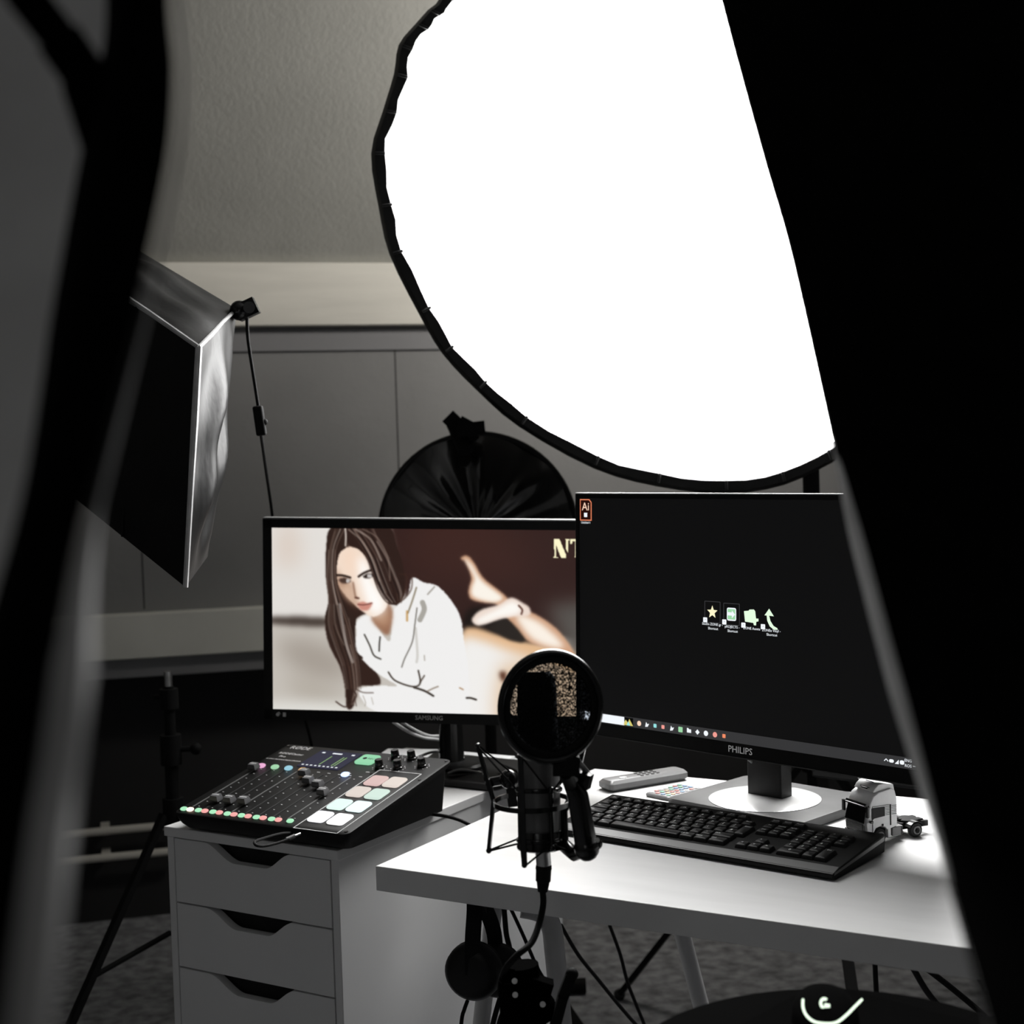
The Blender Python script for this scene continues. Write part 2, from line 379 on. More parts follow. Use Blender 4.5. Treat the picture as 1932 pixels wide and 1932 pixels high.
obj('front_cover', mb, 'softblack', ls, True)
mb = MB(); nn = nr(A_, E_, B_); nn = nn if nn.z > 0 else -nn
quad(mb, F_, E_, A_, B_, .012, nn, wr=.006, seed=1); obj('top_panel', mb, 'softblack', ls, True)
mb = MB(); nn = nr(A_, E_, C_); nn = nn if nn.x > 0 else -nn
quad(mb, A_, E_, G_, C_, .020, nn, 16, 26, .010, seed=2); obj('side_panel', mb, 'satin', ls, True)
mb = MB(); quad(mb, E_, F_, H_, G_, .01, (0,1,0)); obj('back_panel', mb, 'softblack', ls, True)
mb = MB(); quad(mb, B_, D_, H_, F_, .0, (0,0,1)); quad(mb, D_, C_, G_, H_, .0, (0,0,1)); obj('lower_panel', mb, 'softblack', ls, True)
for a, b, r_ in ((B_, A_, .0055), (A_, C_, .006), (A_, E_, .004)):
    mb = MB(); mb.tube([a, a.lerp(b,.3), a.lerp(b,.6)+Vector((0,0,.002)), b], [r_*.9, r_, r_*.8, r_*.7], 8)
    obj('piping_glint', mb, 'piping', ls, True, label='edge piping with its glint painted pale')
mb = MB(); mb.bar(PZ(448,592,2.5), PZ(484,575,2.5), .028, .02, (0,1,0)); mb.tube([PZ(470,580,2.47), PZ(470,580,2.53)], .010, 12); mb.ball(PZ(452,586,2.5), .017)
o = obj('lamp_bracket', mb, 'gloss', ls, True)
mb = MB(); mb.tube([PZ(473,578,2.478), PZ(473,578,2.474)], .004, 10); obj('bracket_screw', mb, 'steel', o, True)
mb = MB(); mb.tube(spline([PZ(466,590,2.5), PZ(468,640,2.52), PZ(480,720,2.55), PZ(488,772,2.56)]), .0030, 8)
mb.tube(spline([PZ(492,815,2.56), PZ(501,880,2.72), PZ(514,975,2.92), PZ(520,1060,3.0), PZ(525,1150,3.05)]), .0030, 8)
o = obj('power_cable', mb, 'mattblack', ls, True)
mb = MB(); mb.bar(PZ(486,766,2.56), PZ(494,822,2.56), .017, .016, (0,1,0)); mb.ball(PZ(499,796,2.56), .006); obj('inline_switch', mb, 'mattblack', o, True, bevel=.003)
# boom arm that carries it, hidden by the black drape in front
mb = MB(); q = PZ(215, 480, 2.56); mb.tube([q, q + Vector((-.12, .15, .55)), q + Vector((-.16, .2, 1.06))], .012, 10); mb.ball(q, .025)
obj('hanger_rod', mb, 'mattblack', ls, True)

# thin stand beside the drawer unit
p = PZ(318, 1300, 2.95)
light_stand('light_stand', 'thin black light stand with bare steel spigot left of the drawer unit', p.x, 2.95, 1.305-(1297-870)*2.95/F, .60, .34, 3.75, True, .011)

# ================================================================== DRAWER UNIT
UL = (-.593, 2.438, 0); UA = R(-31)
unit = thing('drawer_unit', 'white drawer unit with cut-out grips standing under the audio mixer', 'drawer unit', UL, UA)
W_, DP = .362, .70
mb = MB(); mb.box((.003,.004,.02), (.017,DP,.684)); mb.box((W_-.017,.004,.02), (W_-.003,DP,.684)); mb.box((.003,DP-.012,.02), (W_-.003,DP,.684)); mb.box((.003,.02,.02),(W_-.003,DP,.036)); obj('carcass', mb, 'white', unit, bevel=.001)
mb = MB(); mb.box((0,0,.684), (W_,DP,.70)); obj('unit_top', mb, 'white', unit, bevel=.0012)
mb = MB(); mb.box((.018,.03,.04), (W_-.018,.034,.68)); obj('cavity_shade', mb, 'inner', unit)  # near-black sheet standing in for the shade behind the drawer fronts
hgt = .1085
def drawer_front(z1):
    x0, x1, z0 = .0195, W_-.0195, z1-hgt+.003
    prof = [(x0, z1)]
    for k in range(41):
        t = k/40; x = x0 + (x1-x0)*(.20+.56*t)
        s = min(1, max(0, t/.36)); s2 = min(1, max(0, (1-t)/.30)); f = lambda q: q*q*(3-2*q)
        prof.append((x, z1 - .028*min(f(s), f(s2))))
    prof.append((x1, z1)); mb = MB(); n = len(prof)
    front = [(x, .004, z) for x, z in prof] + [(x, .004, z0) for x, z in prof]
    back = [(x, .020, z) for x, z in prof] + [(x, .020, z0) for x, z in prof]
    fs = []
    for i in range(n-1):
        fs += [(i, i+1, n+i+1, n+i), (2*n+i, 3*n+i, 3*n+i+1, 2*n+i+1), (i, 2*n+i, 2*n+i+1, i+1), (n+i, n+i+1, 3*n+i+1, 3*n+i)]
    fs += [(0, n, 3*n, 2*n), (n-1, 2*n+n-1, 3*n+n-1, n+n-1)]
    mb.add(front+back, fs); return mb
for k in range(6):
    z1 = .6825 - .0012 - k*hgt
    obj('drawer', drawer_front(z1), 'white', unit)
mb = MB(); mb.box((.01,.03,0), (W_-.01,DP-.02,.03)); obj('plinth', mb, 'white', unit)

# ================================================================== DESK
DL = Vector((-.206, 2.055, 0)); DA = R(-30)
desk = thing('desk', 'white laminate desk carrying keyboard and dark monitor', 'desk', DL, DA)
mb = MB(); mb.box((0,0,.695), (1.5,.68,.73)); obj('tabletop', mb, 'desk', desk, bevel=.0012)
def leg(pts, r=.0135, lab=None):
    mb = MB(); mb.tube(spline(pts, 6), r, 16); return obj('leg', mb, 'legpaint', desk, True)
def dpt(x, y, z): return Matrix.LocRotScale(DL, Matrix.Rotation(DA,3,'Z').to_euler(), (1,1,1)) @ Vector((x,y,z))
a = PZ(934, 1690, 2.32); b = PZ(908, 1932, 2.28); e = a + (b-a)*((0-a.z)/(b.z-a.z)); a = a + (b-a)*((.70-a.z)/(b.z-a.z)); leg([a, a.lerp(e,.5), e])
q = [PZ(985,1712,2.20), PZ(1022,1722,2.20), PZ(1040,1748,2.20), PZ(1047,1800,2.20), PZ(1060,1932,2.19)]; d = q[-1]-q[-2]; e = q[-1] + d*((0-q[-1].z)/d.z)
q = [v if v.z < .69 else Vector((v.x, v.y, .688)) for v in q]
leg(q + [e], .0155)
a = PZ(1288, 1765, 2.42); b = PZ(1318, 1880, 2.42); e = a + (b-a)*((0-a.z)/(b.z-a.z)); a = a + (b-a)*((.70-a.z)/(b.z-a.z)); leg([a, a.lerp(e,.5), e])
leg([dpt(1.38,.1,.70), dpt(1.40,.09,.3), dpt(1.42,.08,0)])
leg([dpt(1.38,.58,.70), dpt(1.40,.59,.3), dpt(1.42,.6,0)])

# ================================================================== AUDIO MIXER
mixer = thing('audio_mixer', 'black podcast mixer with lit pads and faders on the drawer unit', 'audio mixer', (-.568, 2.402, .70), R(-30.5))
mixer['label'] = 'black audio mixer console with glowing pads and faders on the drawer unit'
MW, MD, zf, zr = .352, .30, .032, .088
def mt_(u, v, h=0): return Vector((u*MW, v*MD, zf + (zr-zf)*v + h))
slope = math.atan2(zr-zf, MD)
def MTm(u, v, h=0, rz=0): return Matrix.Translation(mt_(u, v, h)) @ Matrix.Rotation(slope, 4, 'X') @ Matrix.Rotation(rz, 4, 'Z')
mb = MB()
o_t = rrect(MW, MD, .012, 5, MW/2, MD/2); o_b = rrect(MW-.02, MD-.03, .012, 5, MW/2, MD/2+.002)
zz = lambda y, h: zf + (zr-zf)*y/MD + h
o_m = rrect(MW-.012, MD-.012, .012, 5, MW/2, MD/2)
mb.layers([[(x, y, .004) for x, y in o_b], [(x, y, zz(y,-.014) if y > .2 else max(.012, zz(y, -.02))) for x, y in o_m], [(x, y, zz(y, -.006)) for x, y in o_t], [(x, y, zz(y, -.001)) for x, y in o_t], [(x, y, zz(y, 0)) for x, y in rrect(MW-.003, MD-.003, .012, 5, MW/2, MD/2)]])
for q in ((.03,.04), (MW-.03,.04), (.03,MD-.04), (MW-.03,MD-.04)): mb.tube([(q[0],q[1],0), (q[0],q[1],.006)], .008, 12)
obj('body', mb, 'mixer', mixer)
for q in [(.02,.03),(.98,.03),(.98,.97),(.02,.97),(.7,.71),(.98,.70)]: mb = MB(); mb.T = MTm(*q); mb.tube([(0,0,0),(0,0,.0012)], .0028, 10); obj('screw', mb, 'gloss', mixer)
caps = [(.031,.601),(.119,.173),(.207,.174),(.29,.183),(.395,.593),(.47,.508),(.55,.474),(.634,.388)]
sx = [.075,.155,.235,.315,.395,.475,.555,.64]
for k, (u, v) in enumerate(caps):
    mb = MB(); mb.T = MTm(sx[k]-.018, .36, .0002); mb.box((-.0012,-.085,0), (.0012,.085,.0006), 1 if k in (0,3,7) else 0)
    for j in range(9): mb.box((.009,-.08+j*.02-.0006,0), (.0115,-.08+j*.02+.0006,.0005), 2)
    obj('fader_slot', mb, ['inner','silver','greyprint'], mixer)
    mb = MB(); mb.T = MTm(sx[k]-.018, v, 0)
    mb.layers([[(-.008,-.006,.003),(.008,-.006,.003),(.008,.006,.003),(-.008,.006,.003)], [(-.0085,-.0075,.006),(.0085,-.0075,.006),(.0085,.0075,.006),(-.0085,.0075,.006)], [(-.007,-.006,.013),(.007,-.006,.013),(.007,.006,.013),(-.007,.006,.013)]])
    mb.box((-.0071,-.0006,.0128), (.0071,.0006,.0135), 1); mb.box((-.0015,-.0015,0), (.0015,.0015,.004))
    obj('fader', mb, ['cap','print'], mixer)
CG, CR_ = (.62,1,.75), (1,.55,.55)
M['b_green'] = glow('lit green button', (.72,.98,.80), .9); M['b_red'] = glow('lit red button', (1,.70,.68), .95); M['b_hot'] = glow('lit warm white button', (1,.9,.8), 2.2)
M['b_pink'] = glow('lit pink button', (.98,.72,.88), .9); M['b_green2'] = glow('lit leaf button', (.70,.92,.74), .8); M['b_cyan'] = glow('lit cyan button', (.66,.88,.95), .8)
M['b_orange'] = glow('lit orange button', (1,.78,.5), .9); M['b_blue'] = glow('lit blue button', (.72,.8,1), 2.0)
def button(name, u, v, w_, h_, mt, hh=.004, r_=.4):
    mb = MB(); mb.T = MTm(u, v, 0); mb.slab(rrect(w_, h_, min(w_,h_)*r_, 4), 0, hh, hh*.3); return obj(name, mb, mt, mixer)
for k, (u, v) in enumerate([(.037,.04),(.123,.045),(.209,.047),(.296,.047),(.379,.048),(.465,.050),(.552,.051),(.654,.056)]):
    button('mute_button', u, v, .0115, .010, 'b_green')
    if k < 7: button('solo_button', u+.038, v+.001, .0115, .010, 'b_hot' if k == 0 else 'b_red')
for (u, v), c in zip([(.066,.655),(.15,.657),(.232,.661),(.323,.655),(.579,.656)], ['b_pink','b_green2','b_cyan','b_orange','b_blue']):
    button('channel_button', u, v, .014, .013, c, .005)
pc = [(1,.86,.84),(1,.95,.91),(1,.95,.91),(.91,1,.95),(.91,1,.97),(.93,1,1),(.98,.98,1),(1,1,1)]
ps = [.72,.78,.75,.82,1.0,1.1,1.2,1.25]
for k, (u, v) in enumerate([(.78,.622),(.883,.627),(.773,.468),(.88,.465),(.773,.30),(.879,.301),(.77,.14),(.878,.138)]):
    M['pad%d' % k] = glow('lit pad', pc[k], ps[k]); o = button('pad', u, v, .032, .036, 'pad%d' % k, .004, .18)
mb = MB(); mb.T = MTm(.83,.385,0)
for a, b in (((-.042,-.118),(-.042,.118)), ((-.042,.118),(.042,.118)), ((.042,.118),(.042,-.118)), ((.042,-.118),(-.042,-.118))): mb.bar((*a,.0003), (*b,.0003), .0012, .0006)
obj('pad_border', mb, 'greyprint', mixer)
M['mixscreen'] = glow('mixer display', (.16,.16,.24), 1); M['mixgreen'] = glow('meter green', (.6,.75,.5), .8)
mb = MB(); mb.T = MTm(.372,.832,0); mb.box((-.044,-.036,0), (.044,.036,.0012)); sc = obj('display', mb, 'mixscreen', mixer)
mb = MB(); mb.T = MTm(.372,.832,.0012)
for x in (-.006, .020, .026): mb.box((x,-.024,0), (x+.0018,.014,.0003))
obj('level_meter', mb, 'mixgreen', sc)
mb = MB(); mb.T = MTm(.372,.832,.0012)
for x, y, w_ in ((-.032,.026,.006), (-.002,.026,.02), (.032,.026,.006)): mb.box((x-w_/2,y-.002,0), (x+w_/2,y+.002,.0003))
for k in range(9): mb.box((-.038+k*.009,-.031,0), (-.034+k*.009,-.028,.0003))
obj('display_symbols', mb, 'on_white', sc)
M['rec'] = glow('lit green record button', (.62,.9,.72), .85)
mb = MB(); mb.T = MTm(.578,.873,0); mb.slab(rrect(.036,.036,.006,4), 0, .0045, .001); rec = obj('record_button', mb, 'rec', mixer)
mb = MB(); mb.T = MTm(.583,.87,.0046); mb.tube([(-.007,0,0),(-.007,0,.0003)], .004, 14); text(mb, 'REC', .008, Matrix.Translation((.006,0,0)), depth=.0001); obj('record_symbol', mb, 'mattblack', rec)
for k, (u, v) in enumerate([(.692,.80),(.700,.945),(.79,.815),(.79,.955),(.896,.872)]):
    mb = MB(); mb.T = MTm(u, v, 0); mb.lathe([(.0085,0),(.0085,.003),(.0072,.004),(.0068,.014),(.0058,.0155)], 20); kn = obj('knob', mb, 'gloss', mixer)
    mb = MB(); mb.T = MTm(u, v, 0)
    for j in range(9):
        a = R(-50 + j*35); mb.box((.0125*cos(a)-.0006,.0125*sin(a)-.0006,0), (.0125*cos(a)+.0006,.0125*sin(a)+.0006,.0004))
    obj('knob_scale', mb, 'print', mixer)
mb = MB(); text(mb, 'RØDE', .017, MTm(.11,.955,.0001), depth=.0002); text(mb, 'RØDECaster', .010, MTm(.11,.865,.0001), depth=.0002); text(mb, 'Pro', .010, MTm(.085,.82,.0001), depth=.0002); text(mb, 'AUDIO PRODUCTION STUDIO', .0055, MTm(.12,.775,.0001), depth=.0002)
obj('lettering', mb, 'print', mixer)
mb = MB(); mb.T = MTm(.40,.66,0)
for k in range(6): mb.box((k*.022-.02,.0,0), (k*.022-.014,.0015,.0004))
for x, y in ((.055,.012),(.06,.008),(.09,.02)): mb.box((x,y,0), (x+.007,y+.002,.0004))
obj('caption', mb, 'greyprint', mixer)
# headphone jack lead looping in front of the unit
f1 = PZ(560,1577,2.225); 
mb = MB(); mb.tube(spline([PZ(545,1583,2.215), PZ(525,1590,2.20), PZ(500,1596,2.18), PZ(484,1595,2.17), PZ(481,1588,2.18), PZ(500,1581,2.21), PZ(530,1573,2.25), PZ(552,1572,2.28)]), .0022, 8)
o = tag(obj('jack_cable', mb, 'mattblack'), 'short black jack lead looping out of the front of the mixer', 'cable')
mb = MB(); mb.tube([PZ(540,1584,2.215), PZ(556,1577,2.225)], .0032, 10); mb.tube([PZ(556,1577,2.225), PZ(566,1573,2.235)], .002, 10, 1); obj('jack_plug', mb, ['silver','steel'], o, True)
mb = MB(); mb.tube(spline([PZ(690,1547,2.36), PH(760,1537,.704), PH(800,1535,.704), PH(850,1542,.704), PZ(885,1556,2.42), PZ(905,1572,2.47)]), .003, 8)
tag(obj('cable', mb, 'mattblack'), 'black cable running off the side of the drawer unit from under the mixer', 'cable')

# ================================================================== MONITORS
def picture():
    X0, Y0, SXC, SYC = 103, 108, 4.0, 4.0
    Wc, Hc = 1850, 1075; nx, ny = int(Wc/SXC), int(Hc/SYC)
    gx, gy = np.meshgrid(np.arange(nx)+.5, np.arange(ny)+.5)
    def tr(p):                                   # measured picture coordinates -> grid
        x = p[0]-X0; top = 108 + x*.0067; h = (1180 + x*.0244) - top
        return (x/Wc*nx, (p[1]-top)/h*ny)
    def blur(a, s):
        if s <= 0: return a
        k = int(3*s)+1; g = np.exp(-.5*(np.arange(-k,k+1)/s)**2); g /= g.sum()
        for ax in (0, 1):
            p = [(0,0),(0,0)]; p[ax] = (k,k); b = np.pad(a, p, mode='edge'); o = np.zeros_like(a)
            for i, w_ in enumerate(g): o += w_*(b[i:i+a.shape[0]] if ax == 0 else b[:, i:i+a.shape[1]])
            a = o
        return a
    def poly(P, smooth=True):
        if smooth:
            Q = [Vector((*p,0)) for p in P]; Q = spline([Q[-1]]+Q+[Q[0],Q[1]], 5)[5:-5]; P = [(q.x,q.y) for q in Q]
        P = [tr(p) for p in P]; ins = np.zeros(gx.shape, bool)
        for (x1,y1),(x2,y2) in zip(P, P[1:]+P[:1]):
            if y1 == y2: continue
            c = ((y1 > gy) != (y2 > gy)) & (gx < (x2-x1)*(gy-y1)/(y2-y1)+x1); ins ^= c
        return ins.astype(float)
    def stroke(P, w_):
        P = [tr((q.x,q.y)) for q in spline([(*p,0) for p in P], 6)]; w_ = w_/SXC/2; d = np.full(gx.shape, 1e9)
        for (x1,y1),(x2,y2) in zip(P, P[1:]):
            L = (x2-x1)**2+(y2-y1)**2+1e-9; t = np.clip(((gx-x1)*(x2-x1)+(gy-y1)*(y2-y1))/L, 0, 1)
            d = np.minimum(d, np.hypot(gx-x1-t*(x2-x1), gy-y1-t*(y2-y1)))
        return np.clip(w_-d+.5, 0, 1)*min(1, w_*2)
    img = np.zeros((ny,nx,3))
    def lay(a, c, s=.5, op=1):
        a = blur(a, s)*op; img[:] = img*(1-a[...,None]) + np.array(c)/255*a[...,None]
    img[:] = np.array((226,222,217))/255
    lay(poly([(100,650),(460,650),(1950,650),(1950,1250),(100,1250)],False), (196,190,182), 3)
    lay(poly([(140,130),(260,130),(260,330),(140,330)]), (214,196,182), 14, .7)
    lay(poly([(100,635),(420,640),(430,690),(110,675)]), (66,56,50), 4)
    lay(poly([(130,800),(300,760),(520,860),(540,1000),(300,980)]), (150,140,130), 14, .7)
    lay(poly([(180,1000),(400,1020),(520,1130),(300,1140)]), (170,162,150), 12, .6)
    lay(poly([(100,1130),(1000,1160),(1000,1240),(100,1240)],False), (222,220,214), 8)
    lay(poly([(800,90),(1990,90),(1990,700),(1900,760),(1500,720),(1230,720),(900,560)],False), (48,28,25), 3)
    lay(poly([(900,130),(1500,140),(1600,400),(1000,420)]), (66,38,32), 25, .6)
    lay(poly([(1700,560),(1990,520),(1990,1000),(1850,900)],False), (84,80,76), 12)
    lay(poly([(1870,860),(1990,900),(1990,1240),(1860,1240)],False), (196,188,178), 5)
    lay(poly([(1225,700),(1260,590),(1400,580),(1650,680),(1800,800),(1500,810),(1250,800)]), (22,15,13), 4)
    lay(poly([(1225,720),(1290,695),(1420,735),(1560,775),(1760,810),(1860,850),(1880,960),(1700,900),(1500,960),(1460,1260),(1180,1260),(1180,900)]), (226,184,142), 3)
    lay(poly([(1225,760),(1330,770),(1480,830),(1640,890),(1560,960),(1560,1260),(1180,1260),(1180,900)]), (240,238,235), 7)
    lay(poly([(1440,930),(1500,900),(1640,880),(1900,900),(1900,1260),(1440,1260)]), (214,168,120), 12, .6)
    lay(poly([(1435,960),(1470,960),(1470,1010),(1450,1010)]), (70,30,15), 3)
    # raised leg and feet
    lay(poly([(1210,292),(1232,272),(1262,280),(1296,325),(1345,405),(1460,500),(1530,575),(1640,615),(1760,700),(1850,820),(1835,860),(1700,815),(1590,770),(1490,655),(1420,560),(1330,545),(1268,525),(1258,470),(1272,400),(1240,310)]), (206,160,128), 1.6)
    lay(poly([(1232,290),(1275,325),(1335,420),(1450,515),(1400,545),(1285,515),(1275,460),(1290,400)]), (250,243,232), 2.5)
    lay(poly([(1530,620),(1640,650),(1740,730),(1800,810),(1700,800),(1600,740)]), (250,240,228), 4)
    lay(poly([(1278,640),(1330,590),(1430,560),(1500,518),(1570,550),(1608,580),(1600,625),(1500,632),(1400,660),(1320,682),(1285,670)]), (236,218,206), 1.5)
    lay(poly([(1300,650),(1400,600),(1500,545),(1550,570),(1540,610),(1430,635),(1330,670)]), (252,248,242), 3)
    lay(poly([(1370,690),(1480,650),(1580,770),(1500,770),(1420,725)]), (38,32,28), 2)
    lay(stroke([(1545,565),(1565,590),(1560,615)], 10), (90,55,45), .7)
    # back hair
    lay(poly([(455,112),(600,95),(790,100),(835,200),(870,300),(890,400),(885,500),(850,556),(800,560),(700,600),(600,650),(592,760),(620,850),(700,930),(742,1030),(610,1050),(585,1160),(545,1172),(532,1040),(505,930),(450,820),(425,740),(418,640),(440,540),(425,400),(427,230)]), (48,30,24), 1)
    # sweater
    lay(poly([(604,720),(600,670),(650,630),(700,640),(745,720),(800,775),(812,620),(850,560),(905,500),(930,402),(1000,430),(1080,452),(1160,540),(1212,640),(1230,770),(1250,900),(1260,1100),(1230,1240),(900,1240),(700,1185),(640,1130),(615,1060),(740,1040),(840,1040),(745,980),(660,910),(600,830)]), (240,239,238), .8)
    # neck and face
    lay(poly([(690,630),(780,555),(815,600),(805,700),(785,740),(740,710)]), (150,108,84), 2)
    lay(poly([(700,640),(770,580),(800,640),(770,690)]), (205,165,135), 5, .6)
    lay(poly([(540,225),(610,230),(660,285),(690,370),(722,440),(762,520),(788,545),(772,590),(728,626),(690,630),(645,605),(590,560),(535,500),(495,440),(484,350),(498,265)]), (242,220,202), 1)
    lay(poly([(488,340),(520,420),(575,440),(590,520),(620,560),(600,572),(530,500),(492,440)]), (150,105,78), 4, .75)
    lay(poly([(600,300),(660,310),(700,420),(760,520),(770,590),(700,620),(650,500)]), (255,253,250), 6, 1)
    lay(poly([(530,250),(600,245),(610,380),(560,380)]), (246,214,190), 7, .6)
    lay(poly([(515,460),(570,450),(590,540),(560,535)]), (225,195,172), 4, .8)
    lay(stroke([(485,388),(525,390),(568,402)], 13), (40,26,20), .7)
    lay(stroke([(617,396),(650,374),(690,358)], 13), (40,26,20), .7)
    lay(poly([(500,412),(535,402),(570,418),(560,432),(520,436)]), (70,50,42), 1.2)
    lay(poly([(545,412),(566,414),(560,430),(544,430)]), (225,222,220), .7, .8)
    lay(poly([(642,398),(665,380),(700,382),(700,396),(668,408)]), (40,28,24), .9)
    lay(poly([(668,384),(692,384),(692,400),(670,402)]), (235,232,230), .7, .8)
    lay(stroke([(584,430),(592,480),(598,512),(612,524)], 7), (110,70,50), 1.2)
    lay(stroke([(596,520),(618,524)], 8), (70,35,25), .8)
    lay(poly([(610,553),(645,544),(668,552),(698,550),(675,590),(640,596),(618,578)]), (205,140,125), 1.2)
    lay(stroke([(612,560),(650,562),(695,552)], 5), (90,45,40), .6)
    # front hair
    lay(poly([(455,112),(545,110),(548,215),(505,260),(488,350),(500,480),(560,600),(600,640),(594,720),(600,830),(640,880),(520,880),(440,760),(420,640),(440,540),(428,400),(430,230)]), (46,30,24), .8)
    lay(poly([(548,112),(790,108),(840,220),(875,320),(888,420),(880,500),(850,556),(812,552),(762,500),(722,430),(700,370),(668,290),(620,235),(560,205)]), (44,27,22), .8)
    rg = random.Random(7)
    for k in range(46):                      # fine strands of the long hair on the left
        x0 = rg.uniform(436, 500); q_ = rg.uniform(0, 1); c_ = rg.choice([(120,100,90),(90,68,58),(24,14,11),(165,150,140),(20,12,10)])
        P = [(470+70*q_, 118), (440+48*q_, 240), (430+58*q_, 420), (438+90*q_, 560), (434+140*q_, 680), (470+130*q_, 800), (515+110*q_, 920), (540+90*q_, 1060), (550+40*q_, 1150)]
        a_, b_ = sorted((rg.randrange(0, 6), rg.randrange(3, 9)));
        if b_-a_ > 1: lay(stroke(P[a_:b_+1], rg.uniform(4, 8)), c_, .6, rg.uniform(.25, .55))
    for k in range(46):                      # and of the side falling over the face
        q_ = rg.uniform(0, 1); c_ = rg.choice([(130,112,102),(90,66,56),(22,12,10),(170,155,146),(20,12,10)])
        P = [(556+150*q_, 116), (610+130*q_, 190), (668+130*q_, 290), (705+140*q_, 400), (745+130*q_, 490), (800+70*q_, 548)]
        a_ = rg.randrange(0, 3); b_ = rg.randrange(a_+2, 6); lay(stroke(P[a_:b_+1], rg.uniform(4, 8)), c_, .6, rg.uniform(.25, .55))
    for P, w_, c, op in [([(540,115),(543,160),(541,215)], 9, (235,225,215), .9), ([(560,120),(640,190),(700,300),(740,420)], 10, (150,135,125), .6),
        ([(600,118),(690,180),(750,300)], 12, (175,160,150), .6), ([(640,116),(730,170),(790,290),(800,420)], 8, (130,112,102), .6), ([(480,130),(450,260),(450,420)], 6, (110,95,85), .6),
        ([(505,560),(520,660),(545,800),(580,900)], 16, (190,182,176), .55), ([(470,560),(480,690),(530,800)], 7, (120,105,95), .6), ([(560,640),(570,760),(600,880)], 6, (110,90,80), .6),
        ([(700,380),(730,470),(780,545),(840,562)], 6, (40,25,20), .9), ([(860,380),(900,395),(890,470),(860,540)], 6, (60,38,28), .9), ([(930,395),(925,470),(880,530),(830,555)], 6, (60,38,28), .9),
        ([(880,370),(950,360),(1010,385)], 4, (50,32,26), .7), ([(890,385),(960,385),(1040,410)], 4, (60,38,30), .6),
        ([(560,1050),(600,1100),(540,1165),(480,1135)], 8, (52,34,28), .9), ([(600,1060),(640,1080),(700,1082)], 6, (60,42,34), .8), ([(590,1100),(600,1160)], 5, (60,42,34), .8)]:
        lay(stroke(P, w_), c, .7, op)
    for P, w_, c, op in [([(650,738),(680,800),(705,860),(745,882)], 9, (50,45,38), .9), ([(742,752),(738,790),(736,835)], 9, (40,36,30), .9), ([(958,580),(945,680),(930,780),(885,880),(868,930)], 6, (70,64,55), .9),
        ([(990,548),(1000,590),(975,650)], 30, (110,104,92), .55), ([(955,460),(930,540),(905,610)], 9, (110,96,70), .8), ([(900,600),(900,655)], 12, (190,140,70), .8), ([(1060,455),(1020,500)], 8, (120,112,100), .7),
        ([(790,960),(830,1010),(930,1045),(975,1025),(965,950)], 9, (48,38,30), .95), ([(975,1020),(1000,980)], 8, (60,48,36), .9), ([(940,1050),(1000,1070),(1052,1100)], 12, (46,38,32), .95), ([(1018,1072),(1050,1056),(1080,1044)], 7, (110,90,70), .8),
        ([(1245,1112),(1268,1112),(1300,1122)], 11, (40,32,26), .95), ([(1205,1052),(1225,1062)], 8, (160,120,80), .8), ([(640,1100),(655,1140),(650,1160)], 5, (150,140,125), .7), ([(690,1110),(700,1150)], 5, (160,150,138), .7), ([(950,700),(960,850),(955,900)], 14, (150,144,132), .35), ([(1000,860),(1002,890)], 6, (120,110,95), .6)]:
        lay(stroke(P, w_), c, .6, op)
    for P in ([(1745,172),(1775,172),(1812,262),(1812,285),(1786,285),(1752,195)], [(1745,175),(1758,175),(1758,278),(1770,282),(1742,282),(1748,272)], [(1806,172),(1836,172),(1832,180),(1824,182),(1824,252),(1814,232),(1814,180)],
              [(1838,172),(1905,172),(1905,202),(1896,202),(1893,184),(1880,184),(1880,274),(1888,282),(1856,282),(1864,274),(1864,184),(1850,184),(1846,202),(1838,202)]):
        lay(poly(P, False), (255,248,205), .45)
    return np.clip(img, 0, 1)
def flat_picture(name, img, w_, h_, parent, y, z0, mt):
    ny, nx = img.shape[:2]
    gx, gz = np.meshgrid(np.linspace(-w_/2, w_/2, nx), np.linspace(z0+h_, z0, ny))
    vs = np.stack([gx, np.full(gx.shape, y), gz], -1).reshape(-1, 3)
    i = (np.arange(ny-1)[:,None]*nx + np.arange(nx-1)[None]).ravel(); fs = np.stack([i, i+nx, i+nx+1, i+1], -1)
    me = bpy.data.meshes.new(name); me.from_pydata(vs.tolist(), [], fs.tolist())
    a = me.color_attributes.new('picture', 'FLOAT_COLOR', 'POINT')
    L = np.where(img <= .04045, img/12.92, ((img+.055)/1.055)**2.4)
    a.data.foreach_set('color', np.concatenate([L, np.ones((ny,nx,1))], -1).astype(np.float32).ravel()); me.materials.append(mt); me.update()
    o = bpy.data.objects.new(name, me); COL.objects.link(o); o.parent = parent; return o
def face_T(x, z, y): return Matrix.Translation((x, y, z)) @ Matrix.Rotation(pi/2, 4, 'X')

